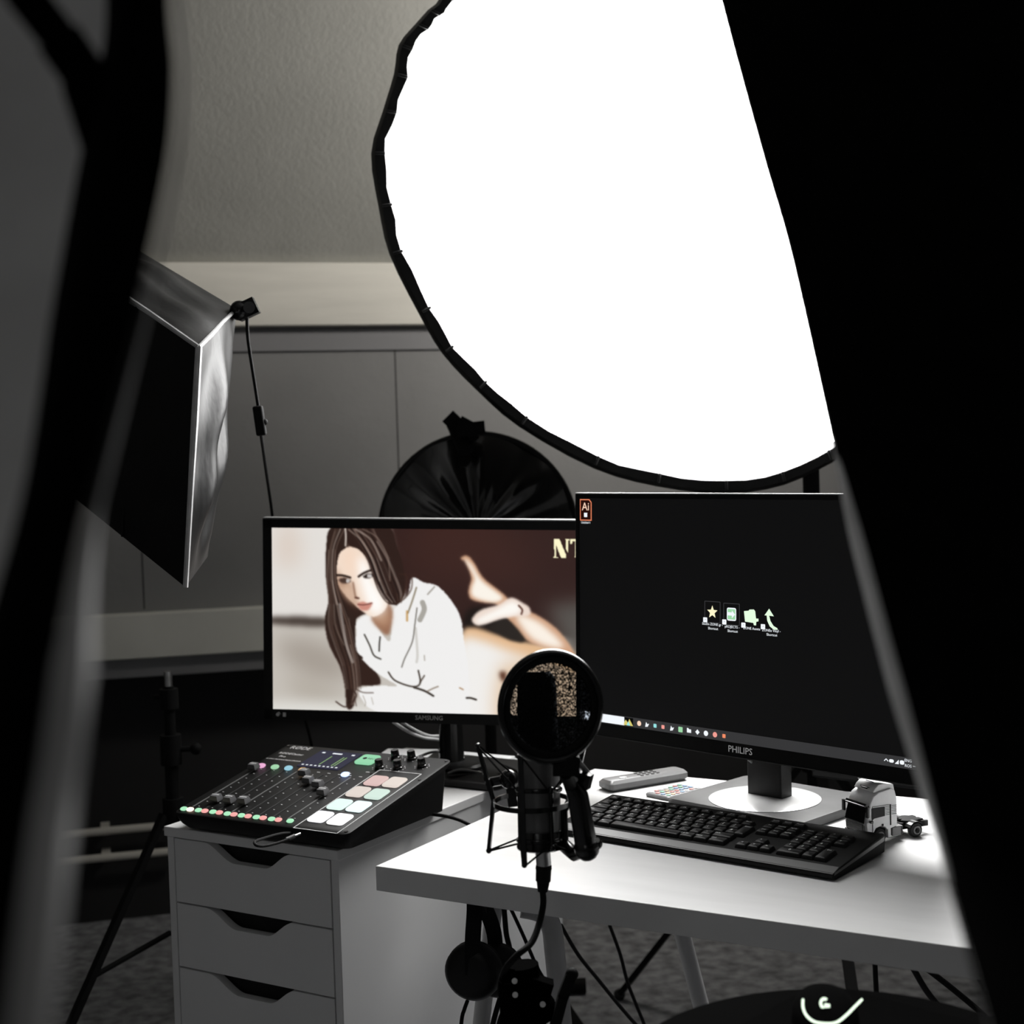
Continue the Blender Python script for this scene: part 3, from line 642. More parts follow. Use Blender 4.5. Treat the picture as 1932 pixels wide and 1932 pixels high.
# --- left monitor
_p = CAM + (Vector((-.162, 2.686, .813)) - CAM)*1.025
sam = thing('computer_monitor', 'left monitor showing a photo of a long-haired woman in a white sweater', 'monitor', _p, (R(.2), R(1.8), R(-7.6)))
SW, SH = .6355, .381
mb = MB(); mb.T = face_T(0, SH/2, .022); mb.slab(rrect(SW, SH, .006, 4), 0, .022, .0015)
mb.T = face_T(0, SH/2, .045); mb.slab(rrect(SW*.7, SH*.7, .02, 4), 0, .026, .006)
obj('housing', mb, 'black', sam)
mb = MB()
for x0, z0, x1, z1 in ((-SW/2,SH-.0175,SW/2,SH),(-SW/2,0,SW/2,.020),(-SW/2,0,-SW/2+.0175,SH),(SW/2-.0175,0,SW/2,SH)): mb.box((x0,-.003,z0), (x1,.002,z1))
obj('bezel', mb, 'black', sam, bevel=.0006)
M['top_glint'] = mat('painted top glint', (.30, .30, .30), .4)  # pale strip puts the glint along the monitor tops into the colour
mb = MB(); mb.box((-SW/2+.001,-.0032,SH-.0004),(SW/2-.001,.020,SH+.0022)); obj('top_edge_glint', mb, 'top_glint', sam, bevel=.0005)
flat_picture('screen', picture(), SW-.035, SH-.0375, sam, -.0012, .020, pic_mat('photo on screen'))
mb = MB(); text(mb, 'SAMSUNG', .0115, face_T(0, .0105, -.0031), depth=.0002); obj('logo', mb, 'greyprint', sam, label='pale SAMSUNG lettering')
mb = MB(); mb.T = face_T(-SW/2+.027, .010, -.0031); mb.slab([(.0035*cos(a*pi/6)+.0,.0035*sin(a*pi/6)) for a in range(12)], 0, .0003); mb.slab([(.0065,0),(.003,.005),(.0,.0045)],0,.0002); mb.box((.010,-.004,0),(.016,.004,.0003)); obj('energy_mark', mb, 'greyprint', sam)
npos = PH(853, 1455, .70)
mb = MB(); mb.lathe([(.027,.012),(.024,.03),(.022,.10),(.022,.22)], 24, c=(npos.x, npos.y, .70)); mb.bar((npos.x,npos.y,.90), Vector((_p.x+.01,_p.y+.05,.92)), .05, .07); obj('neck', mb, 'gloss', sam, True)
mb = MB(); mb.T = Matrix.Translation((npos.x+.01, npos.y-.02, .70)) @ Matrix.Rotation(R(-31),4,'Z'); mb.slab(rrect(.30,.21,.02,5), 0, .012, .003); mb.slab(rrect(.11,.09,.04,6), .010, .022, .004); obj('foot', mb, 'black', sam, True)

# --- right monitor
phi = thing('computer_monitor', 'right monitor with a black desktop, four small icons and a taskbar', 'monitor', (.341, 2.263, .8218), (R(-1.8), R(.2), R(-45.5)))
PW, PHt = .6876, .4059
mb = MB(); mb.T = face_T(0, PHt/2, .020); mb.slab(rrect(PW, PHt, .005, 4), 0, .018, .0015)
mb.T = face_T(0, PHt/2-.02, .050); mb.slab(rrect(PW*.6, PHt*.6, .02, 4), 0, .034, .008); obj('housing', mb, 'black', phi)
mb = MB(); SWd, z0s = PW-.016, .0225
for x0, z0, x1, z1 in ((-PW/2,PHt-.008,PW/2,PHt),(-PW/2,.002,PW/2,z0s),(-PW/2,0,-PW/2+.008,PHt),(PW/2-.008,0,PW/2,PHt)): mb.box((x0,-.003,z0), (x1,.003,z1))
obj('bezel', mb, 'mattblack', phi, bevel=.0006)
mb = MB(); mb.box((-PW/2+.001,-.0032,PHt-.0004),(PW/2-.001,.018,PHt+.0016)); obj('top_edge_glint', mb, 'top_glint', phi, bevel=.0005)
mb = MB(); mb.box((-PW/2,-.0035,0), (PW/2,.003,.0018)); obj('bottom_trim', mb, 'kbedge', phi)
Hs = PHt-.008-z0s
mb = MB(); mb.box((-SWd/2,-.0015,z0s), (SWd/2,.0,z0s+Hs)); scr = obj('screen', mb, 'screenblack', phi)
M['bar'] = glow('taskbar', (.21,.21,.215), 1)
mb = MB(); mb.box((-SWd/2,-.0020,z0s+.0005), (SWd/2,-.0015,z0s+.0165)); tb = obj('taskbar', mb, 'bar', scr)
# screen coordinates from fractions measured along the panel
def SP(px, py):
    """ray through a pixel met with the panel plane -> local x, z"""
    mw = chain(phi); inv = mw.inverted(); o = inv @ CAM; d = (inv.to_3x3() @ ray(px, py)); t = (-.002-o.y)/d.y; q = o + d*t; return q.x, q.z
def icon(name, mb, mt, parent=None, label=None): return obj(name, mb, mt, scr, label=label)
M['i_orange'] = glow('icon orange', (.95,.55,.40), 1); M['i_rust'] = glow('icon dark rust', (.14,.04,.02), 1); M['i_peach'] = glow('icon peach', (1,.85,.75), 1)
M['i_gold'] = glow('icon pale gold', (1,.97,.80), 1); M['i_green'] = glow('icon green', (.62,.85,.66), 1); M['i_lime'] = glow('icon pale lime', (.90,1,.88), 1); M['i_frame'] = glow('icon frame grey', (.24,.24,.25), 1)
M['i_red'] = glow('icon red', (.95,.62,.58), 1); M['i_cyan'] = glow('icon cyan', (.6,.9,.9), 1); M['i_yel'] = glow('icon yellow', (.85,.8,.45), 1)
x, z = SP(1105, 962)
mb = MB(); mb.T = face_T(x, z, -.0016); mb.slab([(.013,.013),(.008,.018),(-.013,.018),(-.013,-.018),(.013,-.018)], 0, .0003, 0, 0); mb.slab([(.0115,.0125),(.0072,.0165),(-.0115,.0165),(-.0115,-.0165),(.0115,-.0165)], .0003, .0005, 0, 1)
text(mb, 'Ai', .019, Matrix.Translation((0,.005,.0005)), 2, .0001); mb.box((-.0035,-.012,.0005), (.0035,-.005,.0007), 3)
icon('app_icon', mb, ['i_orange','i_rust','i_peach','on_white'], label='orange-edged Ai icon')
mb = MB(); text(mb, 'Untitled-1', .0052, face_T(*SP(1105, 986), -.0016), depth=.0001); icon('icon_caption', mb, 'on_white')
def sq(mb, w_, h_, t, mi):
    for a, b in (((-w_,-h_),(w_,-h_)),((w_,-h_),(w_,h_)),((w_,h_),(-w_,h_)),((-w_,h_),(-w_,-h_))): mb.bar((*a,.0001), (*b,.0001), t, .0002, (0,0,1), mi)
iw, ih = .0150, .0165
for k, (px, py) in enumerate([(1344,1155),(1380,1159),(1416,1165),(1453,1168)]):
    x, z = SP(px, py); mb = MB(); mb.T = face_T(x, z, -.0017)
    if k == 0:
        sq(mb, iw, ih, .0009, 1); pts = [(math.sin(2*pi*j/10)*(.0105 if j % 2 == 0 else .0046), math.cos(2*pi*j/10)*(.0105 if j % 2 == 0 else .0046)) for j in range(10)]
        mb.add([(0,0,.0004)] + [(*q,.0004) for q in pts], [(0,1+j,1+(j+1)%10) for j in range(10)], 0)
    elif k == 1:
        sq(mb, iw, ih, .0009, 1); mb.slab(rrect(.0175,.020,.003,4), 0, .0002, 0, 0); mb.slab(rrect(.0145,.016,.001,4), .0002, .0004, 0, 2); mb.slab([(-.007,-.002),(.001,-.002),(.001,-.006),(.007,0),(.001,.006),(.001,.003),(-.007,.003)], .0004, .0006, 0, 0)
    elif k == 2:
        mb.add([(-.0125,.009,0),(-.004,.010,0),(-.002,.012,0),(.006,.0125,0),(.0085,.010,0),(.010,-.001,0),(.0145,-.001,0),(.0145,-.005,0),(.0105,-.006,0),(.010,-.0115,0),(.006,-.0115,0),(.005,-.008,0),(-.0105,-.007,0)], [tuple(range(13))], 3)
    else:
        body = [(-.002,.005),(.0005,-.003),(.006,-.010),(.013,-.013),(.0135,-.0155),(.006,-.0155),(-.001,-.011),(-.0055,-.003),(-.0065,.005),(-.0105,.005),(-.002,.0155),(.0065,.0045)]
        mb.add([(*q,0) for q in body], [tuple(range(12))], 3)
    icon('desktop_icon', mb, ['i_gold' if k == 0 else 'on_white','i_frame','i_green','i_lime'])
    mb = MB(); x2, z2 = SP(px-13.5, py+14.5); mb.T = face_T(x2, z2, -.0019); mb.slab(rrect(.0078,.0078,.001,3), 0, .0002); mb.T = None
    T = face_T(x2, z2, -.0021); mb.T = T; mb.add([(-.0008,-.001,.0),(.0012,.0012,.0),(.0002,.0014,.0)], [(0,1,2)], 1); icon('shortcut_arrow', mb, ['on_white','mattblack'])
    mb = MB(); l1, l2 = [('Studio ZONE gr -','Shortcut'),('pROJECTS -','Shortcut'),('ZONE Assets',''),('ZONEe Vinyl -','Shortcut')][k]
    px2, py2 = [(1344,1178),(1381,1183),(1418,1186),(1455,1190)][k]
    text(mb, l1, .0056, face_T(*SP(px2, py2), -.0017), depth=.0001)
    if l2: text(mb, l2, .0056, face_T(*SP(px2+1, py2+8), -.0017), depth=.0001)
    icon('icon_caption', mb, 'on_white')
# taskbar contents
x, z = SP(1139, 1360); x2, _ = SP(1194, 1367); zc = z0s+.0085
xs0, _ = SP(1120, 1358); xs1, _ = SP(1178, 1362)
mb = MB(); mb.box((xs0-.02,-.0024,zc-.0068), (xs1,-.0020,zc+.0068)); icon('search_box', mb, 'on_white', tb)
mb = MB(); T = face_T((xs1+x2)/2, zc, -.0021); mb.T = T; mb.box((-.012,-.0068,0), (.010,.0068,.0002), 1); mb.add([(-.012,-.006,.0003),(-.006,.003,.0003),(-.001,-.002,.0003),(.002,.005,.0003),(.010,-.006,.0003)], [(0,1,2,3,4)], 0); mb.add([(-.004,-.006,.0004),(0,.001,.0004),(.004,-.006,.0004)], [(0,1,2)], 2)
icon('search_picture', mb, ['i_yel','mattblack','i_cyan'], tb)
for k, (px, mt) in enumerate([(1206,'i_peach'),(1221,'on_white'),(1236,'i_cyan'),(1251,'i_red'),(1268,'on_white'),(1284,'i_green'),(1300,'on_white'),(1316,'on_white'),(1332,'on_white'),(1349,'i_red'),(1366,'i_orange')]):
    x, _ = SP(px, 1364 + (px-1206)*.15); mb = MB(); mb.T = face_T(x, zc, -.0021)
    s_ = .0042 if k not in (2,3,10) else .003
    if k in (0,9,8): mb.slab([(s_*cos(j*pi/8), s_*sin(j*pi/8)) for j in range(16)], 0, .0002)
    elif k == 7: mb.slab([(0,s_),(s_,0),(0,-s_),(-s_,0)], 0, .0002)
    elif k in (1,4): mb.add([(-s_,-s_,0),(s_*.3,-s_*.8,0),(s_,s_*.4,0),(.0,s_*.2,0),(-s_*.5,s_,0)], [(0,1,2,3,4)])
    elif k == 6: mb.add([(-s_,-s_*.7,0),(s_,-s_*.7,0),(s_,s_*.6,0),(0,s_*.6,0),(-s_*.3,s_,0),(-s_,s_,0)], [(0,1,2,3,4,5)])
    else: mb.slab(rrect(2*s_,2*s_,.001,3), 0, .0002)
    if k == 9: mb.box((-.001,-.001,.0003),(.001,.001,.0004))
    icon('taskbar_icon', mb, mt, tb)
for px, s in ((1672,0),(1682,1),(1692,2),(1702,3)):
    x, _ = SP(px, 1435 + (px-1672)*.15); mb = MB(); mb.T = face_T(x, zc, -.0021); r_ = .0032
    if s == 0: mb.bar((-r_,-r_*.4,0), (0,r_*.6,0), .0012, .0002); mb.bar((r_,-r_*.4,0), (0,r_*.6,0), .0012, .0002)
    elif s == 1: mb.slab(rrect(.0075,.0046,.0022,4), 0, .0002)
    elif s == 2: mb.add([(-r_,-r_,0),(r_,-r_,0),(r_,r_,0)], [(0,1,2)])
    else: mb.slab(rrect(.0068,.0058,.0022,4), 0, .0002)
    icon('tray_icon', mb, 'on_white', tb)
x, _ = SP(1713.5, 1441); mb = MB(); text(mb, 'ENG', .0058, face_T(x, zc+.0036, -.0021), depth=.0001); text(mb, 'ROS', .0058, face_T(x, zc-.0036, -.0021), depth=.0001); x, _ = SP(1725, 1441); mb.T = face_T(x, zc-.003, -.0021); mb.bar((-.002,0,0),(.002,0,0),.001,.0002); icon('language_text', mb, 'on_white', tb)
mb = MB(); text(mb, 'PHILIPS', .0145, face_T(0, .0125, -.0031), depth=.0002); obj('logo', mb, 'logo_dim', phi, label='pale PHILIPS lettering')
bp_ = PH(1443, 1518, .735); ya = R(-45.5)
mb = MB(); mb.T = Matrix.Translation((bp_.x+.005, bp_.y, .73)) @ Matrix.Rotation(ya,4,'Z'); mb.slab(rrect(.26,.215,.012,5,0,.012), 0, .014, .003); obj('foot', mb, 'greyplate', phi, True, label='square grey foot')
mb = MB(); mb.T = Matrix.Translation((bp_.x, bp_.y, .744)); mb.lathe([(.088,0),(.088,.001),(.086,.0018)], 48); obj('swivel_disc', mb, 'whitedisc', phi, True)
mb = MB(); mb.T = Matrix.Translation((bp_.x+.012, bp_.y+.022, .745)) @ Matrix.Rotation(ya,4,'Z'); mb.slab(rrect(.066,.03,.003,3), 0, .22, .001); mb.box((-.03,-.035,.13),(.03,.0,.19)); mb.box((-.012,-.017,.060),(.008,-.015,.066),1); obj('neck', mb, ['black','silver'], phi, True)

# ================================================================== KEYBOARD
kb = thing('keyboard', 'black full-size computer keyboard lying diagonally on the white desk', 'keyboard', PH(1571,1660,.733) , 0)
KA = R(-38.5); KW, KD = .458, .164; fr = PH(1571, 1657, .735)
ko = Vector((fr.x, fr.y, .7302)) - Matrix.Rotation(KA,3,'Z') @ Vector((KW,0,0)); kb.location = ko; kb.rotation_euler = (0,0,KA)
def kz(y): return .011 + .016*y/KD + .0008*(2*y/KD-1)**2
mb = MB(); pr = [(0,.003),(.004,.009),(.024,kz(.024)),(KD-.004,kz(KD)),(KD,kz(KD)-.006),(KD-.004,.002),(.01,0)]
mb.layers([[(x+ins*(1 if x < .1 else -1), y, z*(1 if not ins else 1)) for y, z in pr] for x, ins in ((0,0),(KW,0))])
mb.box((.05,KD-.03,-.0002),(.09,KD-.02,.004)); mb.box((KW-.09,KD-.03,-.0002),(KW-.05,KD-.02,.004))
kbody = obj('case', mb, 'mattblack', kb, bevel=.0015)
mb = MB(); mb.add([(.002,.0035,.0088),(KW-.002,.0035,.0088),(KW-.002,.0225,.0138),(.002,.0225,.0138)], [(0,1,2,3)]); mb.add([(KW+.0003,.004,.007),(KW+.0003,KD-.005,.018),(KW+.0003,KD-.005,.024),(KW+.0003,.006,.0105)], [(0,1,2,3)]); obj('satin_edge', mb, 'kbedge', kb)
U_ = .0190; y0 = .0305; ks = math.atan2(.016, KD)
keys = []
def row(j, x0, specs, gap=0):
    x = x0
    for s in specs:
        if isinstance(s, (int, float)): x += s*U_; continue
        lab, w_ = s if isinstance(s, tuple) else (s, 1); keys.append((x, y0 + j*.0192 + (gap), w_*U_, lab)); x += w_*U_
row(0, .012, [('Ctrl',1.25),('Win',1.25),('Alt',1.25),('',6.25),('Alt Gr',1.25),('Menu',1.25),('Ctrl',1.5)])
row(1, .012, [('Shift',1.25)] + list('<ZXCVBNM,.-') + [('Shift',1.75)])
row(2, .012, [('Caps',1.75)] + list('ASDFGHJKL;\'#') + [('Enter',.25)])
keys.pop()
row(3, .012, [('Tab',1.5)] + list('QWERTYUIOP[]') + [('Enter',.5)]); keys.pop()
keys.append((.012+13.5*U_, y0+.0192*3, .5*U_+.5*U_, 'Enter'))
row(4, .012, list('`1234567890-=') + [('Backspace',1)])
keys[-1] = (keys[-1][0], keys[-1][1], 1.0*U_, 'Back')
row(5, .012, ['Esc', .35, 'F1','F2','F3','F4', .35, 'F5','F6','F7','F8', .3, 'F9','F10','F11','F12'][:15], .004)
nx_ = .012+14.5*U_+.006
row(0, nx_, ['<', 'v', '>']); row(1, nx_+U_, ['^']); row(3, nx_, ['Del','End','PgDn']); row(4, nx_, ['Ins','Home','PgUp']); row(5, nx_, ['PrtSc','ScrLk','Pause'], .004)
px_ = nx_+3*U_+.007
row(0, px_, [('0',2),'.']); row(1, px_, ['1','2','3']); row(2, px_, ['4','5','6']); row(3, px_, ['7','8','9','+']); row(4, px_, ['Num','/','*','-'])
keys.append((px_+3*U_, y0, U_, 'Ent'))
stuffmb = MB()
for k, (x, y, w_, lab) in enumerate(keys):
    fk = y > y0+.0192*5; dd = .0125 if fk else .0172
    tall = lab in ('Enter', 'Ent', '+') and True
    if lab == 'Ent' or lab == '+': hh = .0172 + .0192*1.0 if lab == 'Ent' else .0172
    else: hh = dd
    if lab == 'Enter': y -= .0192; hh = .0172+.0192
    mb = MB(); T = Matrix.Translation((x + w_/2, y + hh/2, kz(y + hh/2))) @ Matrix.Rotation(ks, 4, 'X'); mb.T = T
    wb = w_-.0012; 
    mb.layers([[(p[0], p[1], 0) for p in rrect(wb, hh, .0012, 2)], [(p[0], p[1], .0045) for p in rrect(wb-.0020, hh-.002, .0015, 2)], [(p[0], p[1]+.0004, .0060) for p in rrect(wb-.0045, hh-.0045, .002, 2)]])
    if lab:
        s_ = .0070 if len(lab) == 1 else .0048
        if lab in '^<>v' and y < y0+.03 and x > .28: s_ = .0065
        text(mb, lab, s_, Matrix.Translation((-wb/2+.0052 if len(lab) > 1 and w_ > U_*1.2 else (-.0022 if len(lab) == 1 else 0), hh*.5-.0060, .0060)), 1, .0001)
        if lab in '1234567890' and x < .28: text(mb, '!"#$%&/()='[('1234567890').index(lab)], .0045, Matrix.Translation((-.002, -.003, .0060)), 1, .0001)
    obj('key', mb, ['key','print'], kb)
mb = MB(); text(mb, 'logi', .0095, Matrix.Translation((KW-.028, KD-.016, kz(KD-.016)+.0002)) @ Matrix.Rotation(ks,4,'X'), depth=.0002); obj('logo', mb, 'greyprint', kb)
mb = MB()
for q in (0, .006): mb.box((KW-.078+q*2, KD-.020, kz(KD-.02)), (KW-.070+q*2, KD-.0185, kz(KD-.02)+.0006))
obj('indicator_light', mb, 'print', kb)

# ================================================================== TOY TRUCK  (x = backwards, y = away)
tk = thing('toy_truck', 'silver toy lorry tractor unit parked on the desk right of the monitor foot', 'toy truck', (0,0,0), 0)
TA = R(24); tf = PH(1660, 1591, .7305); tk.location = Vector((tf.x, tf.y, .7302)) - Matrix.Rotation(TA,3,'Z') @ Vector((.022,0,0)); tk.rotation_euler = (0,0,TA); tk.scale = (1.0,)*3
TWd = .050
mb = MB()
side = [(.0,.010),(-.002,.030),(.0015,.045),(.006,.060),(.012,.068),(.022,.0735),(.043,.0765),(.050,.0735),(.053,.062),(.0535,.022),(.042,.019)]
arch = [(.036,.018),(.032,.0225),(.024,.0245),(.016,.0225),(.0115,.016),(.010,.010)]
pf = side + arch
mb.layers([[(x+(.0015 if y in (0,TWd) and x < .01 else 0), y, z) for x, z in pf] for y in (0, .004, TWd-.004, TWd)])
obj('cab', mb, 'truck', tk, bevel=.001)
mb = MB(); rp = [(.014,.0735),(.018,.079),(.024,.084),(.032,.0845),(.050,.0815),(.0525,.070),(.044,.0745),(.022,.072)]
mb.layers([[(x, y, z) for x, z in rp] for y in (.003, TWd-.003)]); sp = obj('roof_spoiler', mb, 'truckroof', tk, bevel=.001)
mb = MB(); mb.add([(.0165,.014,.0775),(.0165,TWd-.014,.0775),(.026,TWd-.016,.0848),(.026,.016,.0848)], [(0,1,2,3)]); mb.box((.0155,.018,.0745),(.018,TWd-.018,.0775)); obj('roof_hatch', mb, 'glass', sp)
mb = MB(); mb.add([(-.0028,.003,.031),(-.0028,TWd-.003,.031),(.0030,TWd-.004,.055),(.0030,.004,.055)], [(0,1,2,3)]); mb.box((-.0034,.004,.0305),(-.0020,TWd-.004,.0318)); obj('windscreen', mb, 'glass', tk)
mb = MB(); mb.add([(.0015,.0015,.0585),(.0015,TWd-.0015,.0585),(-.003,TWd-.003,.0545),(-.003,.003,.0545)], [(0,1,2,3)]); mb.box((-.003,.003,.054),(.002,TWd-.003,.056)); obj('sun_visor', mb, 'gloss', tk)
mb = MB(); mb.add([(.0085,-.0006,.034),(.0125,-.0006,.037),(.0315,-.0006,.0385),(.0315,-.0006,.052),(.0085,-.0006,.052)], [(0,1,2,3,4)]); obj('side_window', mb, 'glass', tk)
mb = MB(); mb.box((.0405,-.0006,.024),(.0425,.0004,.054)); mb.box((.026,-.0008,.0245),(.0288,.0004,.0275)); mb.box((.0098,-.0006,.012),(.0102,.0004,.054)); mb.box((.0098,-.0006,.0537),(.040,.0004,.0541)); obj('door_gap', mb, 'inner', tk)
mb = MB()
for k in range(6): mb.box((.0325,-.0006,.0395+k*.0024),(.0398,.0003,.0399+k*.0024)); mb.box((.0435,-.0006,.0395+k*.0024),(.053,.0003,.0399+k*.0024))
obj('side_ribs', mb, 'kbedge', tk)
mb = MB(); mb.box((-.0032,.006,.0185),(-.0015,TWd-.006,.0290)); mb.box((-.0014,.008,.0095),(.001,TWd-.008,.0165)); gr = obj('grille', mb, 'gloss', tk)
mb = MB()
for k in range(3): mb.box((-.0036,.008,.0205+k*.003),(-.0030,TWd-.008,.0210+k*.003))
text(mb, 'MAN', .0045, Matrix.Translation((-.0033,TWd/2,.0265)) @ Matrix.Rotation(-pi/2,4,'Z') @ Matrix.Rotation(pi/2,4,'X'), 0, .0001); obj('grille_bars', mb, 'silver', gr)
for yy in (.0025, TWd-.0095):
    mb = MB(); mb.box((-.0030,yy,.0115),(-.0005,yy+.007,.0165)); mb.box((-.003,yy+.001,.0190),(-.0012,yy+.003,.028)); obj('headlight', mb, 'silver', tk, bevel=.0005)
for yy, sg in ((-.004,-1), (TWd+.001,1)):
    mb = MB(); mb.box((-.002,yy-.001,.040),(.0015,yy+.004,.056)); mb.tube([(.002,yy+.0015,.054),(.004,TWd/2+sg*(TWd/2-.001),.056)], .0008, 6); mb.box((.004,yy+(0 if sg<0 else -.001),.0315),(.009,yy+.004,.0345)); obj('wing_mirror', mb, 'gloss', tk, bevel=.0006)
mb = MB(); mb.box((-.002,.001,.006),(.010,TWd-.001,.0115)); mb.box((.0365,0,.006),(.042,.006,.020)); obj('bumper', mb, 'truck', tk, bevel=.0008)
mb = MB(); mb.box((.02,.014,.010),(.120,.018,.018)); mb.box((.02,TWd-.018,.010),(.120,TWd-.014,.018)); mb.box((.055,.014,.010),(.058,TWd-.014,.017)); mb.box((.117,.014,.010),(.120,TWd-.014,.017)); mb.box((.06,.012,.018),(.074,TWd-.012,.020)); obj('chassis', mb, 'mattblack', tk)
for yy in (0, TWd-.013):
    mb = MB(); mb.box((.0445,yy,.0075),(.0605,yy+.013,.0205)); mb.box((.0615,yy,.0075),(.0635,yy+.013,.0205)); obj('fuel_tank', mb, 'silver', tk, bevel=.001)
mb = MB(); mb.lathe([(.016,.020),(.0165,.0225),(.006,.0235)], 24, c=(.090,TWd/2,0)); mb.box((.096,TWd/2-.012,.020),(.110,TWd/2-.004,.022)); mb.box((.096,TWd/2+.004,.020),(.110,TWd/2+.012,.022)); mb.tube([(.056,.02,.03),(.066,.02,.024),(.078,.022,.0225)], .0012, 6); mb.tube([(.056,.03,.03),(.066,.03,.025),(.078,.028,.0225)], .0012, 6); obj('coupling_plate', mb, 'mattblack', tk)
for yy in (0, TWd-.013):
    mb = MB()
    for k in range(7):
        a, b = R(25+k*18.5), R(25+(k+1)*18.5); r_ = .0135
        mb.add([(.088-cos(a)*r_,yy,.0095+sin(a)*r_),(.088-cos(b)*r_,yy,.0095+sin(b)*r_),(.088-cos(b)*r_,yy+.013,.0095+sin(b)*r_),(.088-cos(a)*r_,yy+.013,.0095+sin(a)*r_)], [(0,1,2,3)], 0 if k in (1,3,5) else 1)
    obj('mudguard', mb, ['silver','mattblack'], tk)
for xw in (.0235, .088):
    for yy in (.0, TWd-.009):
        mb = MB(); mb.T = Matrix.Translation((xw, yy, .0105)) @ Matrix.Rotation(-pi/2,4,'X')
        mb.lathe([(.0075,0),(.0098,.0004),(.0105,.0018),(.0105,.0075),(.0098,.009),(.0075,.009)], 28); wh = obj('wheel', mb, 'tyre', tk)
        mb = MB(); mb.T = Matrix.Translation((xw, yy-.0004 if yy < .01 else yy+.0094, .0105)) @ Matrix.Rotation(-pi/2,4,'X'); s_ = 1 if yy < .01 else -1
        mb.torus((0,0,0), .0052, .0013, n=24, k=6); mb.lathe([(.0055,.0005*s_),(.0030,.001*s_)], 20); mb.lathe([(.0022,0),(.0018,-.0012*s_)], 12, 1)
        obj('hub', mb, ['silver','mattblack'], wh)

# ================================================================== REMOTES AND SMALL THINGS ON THE DESK
def bar_frame(a, b, z):
    a = Vector((a.x,a.y,z)); b = Vector((b.x,b.y,z)); d = b-a; return Matrix.Translation((a+b)/2) @ Matrix.Rotation(math.atan2(d.y,d.x),4,'Z'), d.length
a_, b_ = PH(1163,1483,.735), PH(1265,1466,.735); T, L = bar_frame(a_, b_, .7302)
rem = thing('remote_control', 'long silver remote control lying behind the keyboard', 'remote control', T.translation, T.to_euler().z)
mb = MB(); mb.slab(rrect(L+.05,.042,.008,5), 0, .018, .005); obj('body', mb, 'silver', rem)
mb = MB()
for k in range(4):
    for j in range(3): mb.T = Matrix.Translation((-.01+k*.011, -.010+j*.010, .018)); mb.slab(rrect(.006,.005,.002,3), 0, .001)
obj('button', mb, 'kbedge', rem); 
mb = MB(); mb.T = Matrix.Translation((-.045,-.004,.018)); mb.slab(rrect(.012,.009,.003,3), 0, .001); obj('power_button', mb, 'paper', rem)
M['rgbbody'] = mat('pale plastic', (.17, .17, .17), .5)
cl = ['b_red','b_green2','b_cyan','paper','b_orange']
M['d_red'] = mat('red rubber key', (.45,.12,.10), .5); M['d_green'] = mat('green rubber key', (.12,.35,.22), .5); M['d_blue'] = mat('blue rubber key', (.12,.22,.4), .5); M['d_org'] = mat('orange rubber key', (.5,.3,.15), .5)
for k, (a_, b_, lb) in enumerate([(PH(1238,1502,.735), PH(1305,1484,.735), 'small white remote with coloured buttons nearer the long silver remote'), (PH(1300,1512,.735), PH(1360,1492,.735), 'small white remote with coloured buttons nearer the monitor foot')]):
    T, L = bar_frame(a_, b_, .7302); T = T @ Matrix.Rotation(R(-75 if 0 else 0),4,'Z')
    t = thing('led_remote', lb, 'remote control', T.translation, T.to_euler().z, 'small remotes with coloured buttons')
    mb = MB(); mb.slab(rrect(.086,.052,.004,4), 0, .0065, .0015); obj('body', mb, 'rgbbody', t)
    for i in range(7):
        for j in range(4):
            mb = MB(); mb.T = Matrix.Translation((-.034+i*.0113, -.018+j*.012, .0065)); mb.lathe([(.0038,0),(.0036,.0011),(.002,.0016)], 12)
            obj('button', mb, random.choice(['d_red','d_green','d_blue','d_org','paper','paper']), t)
# dark computer gear behind the desk monitor
p = PZ(1680, 1520, 2.46)
t = thing('desktop_computer', 'dark computer case standing behind the toy truck', 'computer', (p.x+.05, p.y+.02, .7302), R(-38))
mb = MB(); mb.box((-.16,-.07,0), (.16,.07,.085)); obj('case', mb, 'black', t, bevel=.004)
mb = MB(); mb.box((-.15,-.0715,.028),(.15,-.069,.031)); mb.box((-.15,-.0715,.060),(.15,-.069,.064)); obj('front_groove', mb, 'kbedge', t)
p = PZ(1570, 1480, 2.62)
t = thing('power_adapter', 'black power brick with a faint label behind the monitor foot', 'adapter', (p.x-.03, p.y+.05, .7302), R(-38))
mb = MB(); mb.box((-.05,-.02,0), (.05,.02,.11)); obj('case', mb, 'black', t, bevel=.003); mb = MB(); mb.T = Matrix.Translation((0,-.0205,.07)); mb.box((-.014,0,0),(.014,.001,.004)); obj('rating_label', mb, 'greyprint', t)

# items on the drawer unit behind the mixer
p = PH(765, 1431, .702); mb = MB(); mb.T = Matrix.Translation((p.x, p.y, .7002)) @ Matrix.Rotation(R(-12),4,'Z'); mb.box((-.05,-.045,0), (.055,.045,.012)); tag(obj('notepad', mb, 'paper', bevel=.001), 'white pad of paper lying behind the mixer knobs', 'notepad')
p = PH(818, 1437, .702); mb = MB(); mb.T = Matrix.Translation((p.x, p.y+.01, .7002)) @ Matrix.Rotation(R(-12),4,'Z'); mb.box((-.020,-.02,0), (.03,.02,.006)); tag(obj('folded_paper', mb, 'paper', bevel=.001), 'small white folded paper touching the left monitor neck', 'paper')
p = PH(925, 1442, .702); mb = MB(); mb.T = Matrix.Translation((p.x-.01, p.y+.03, .7002)) @ Matrix.Rotation(R(-30),4,'Z'); mb.box((-.07,-.03,0), (.05,.03,.010)); tag(obj('white_box', mb, 'paper', bevel=.001), 'flat white box right of the left monitor neck', 'box')
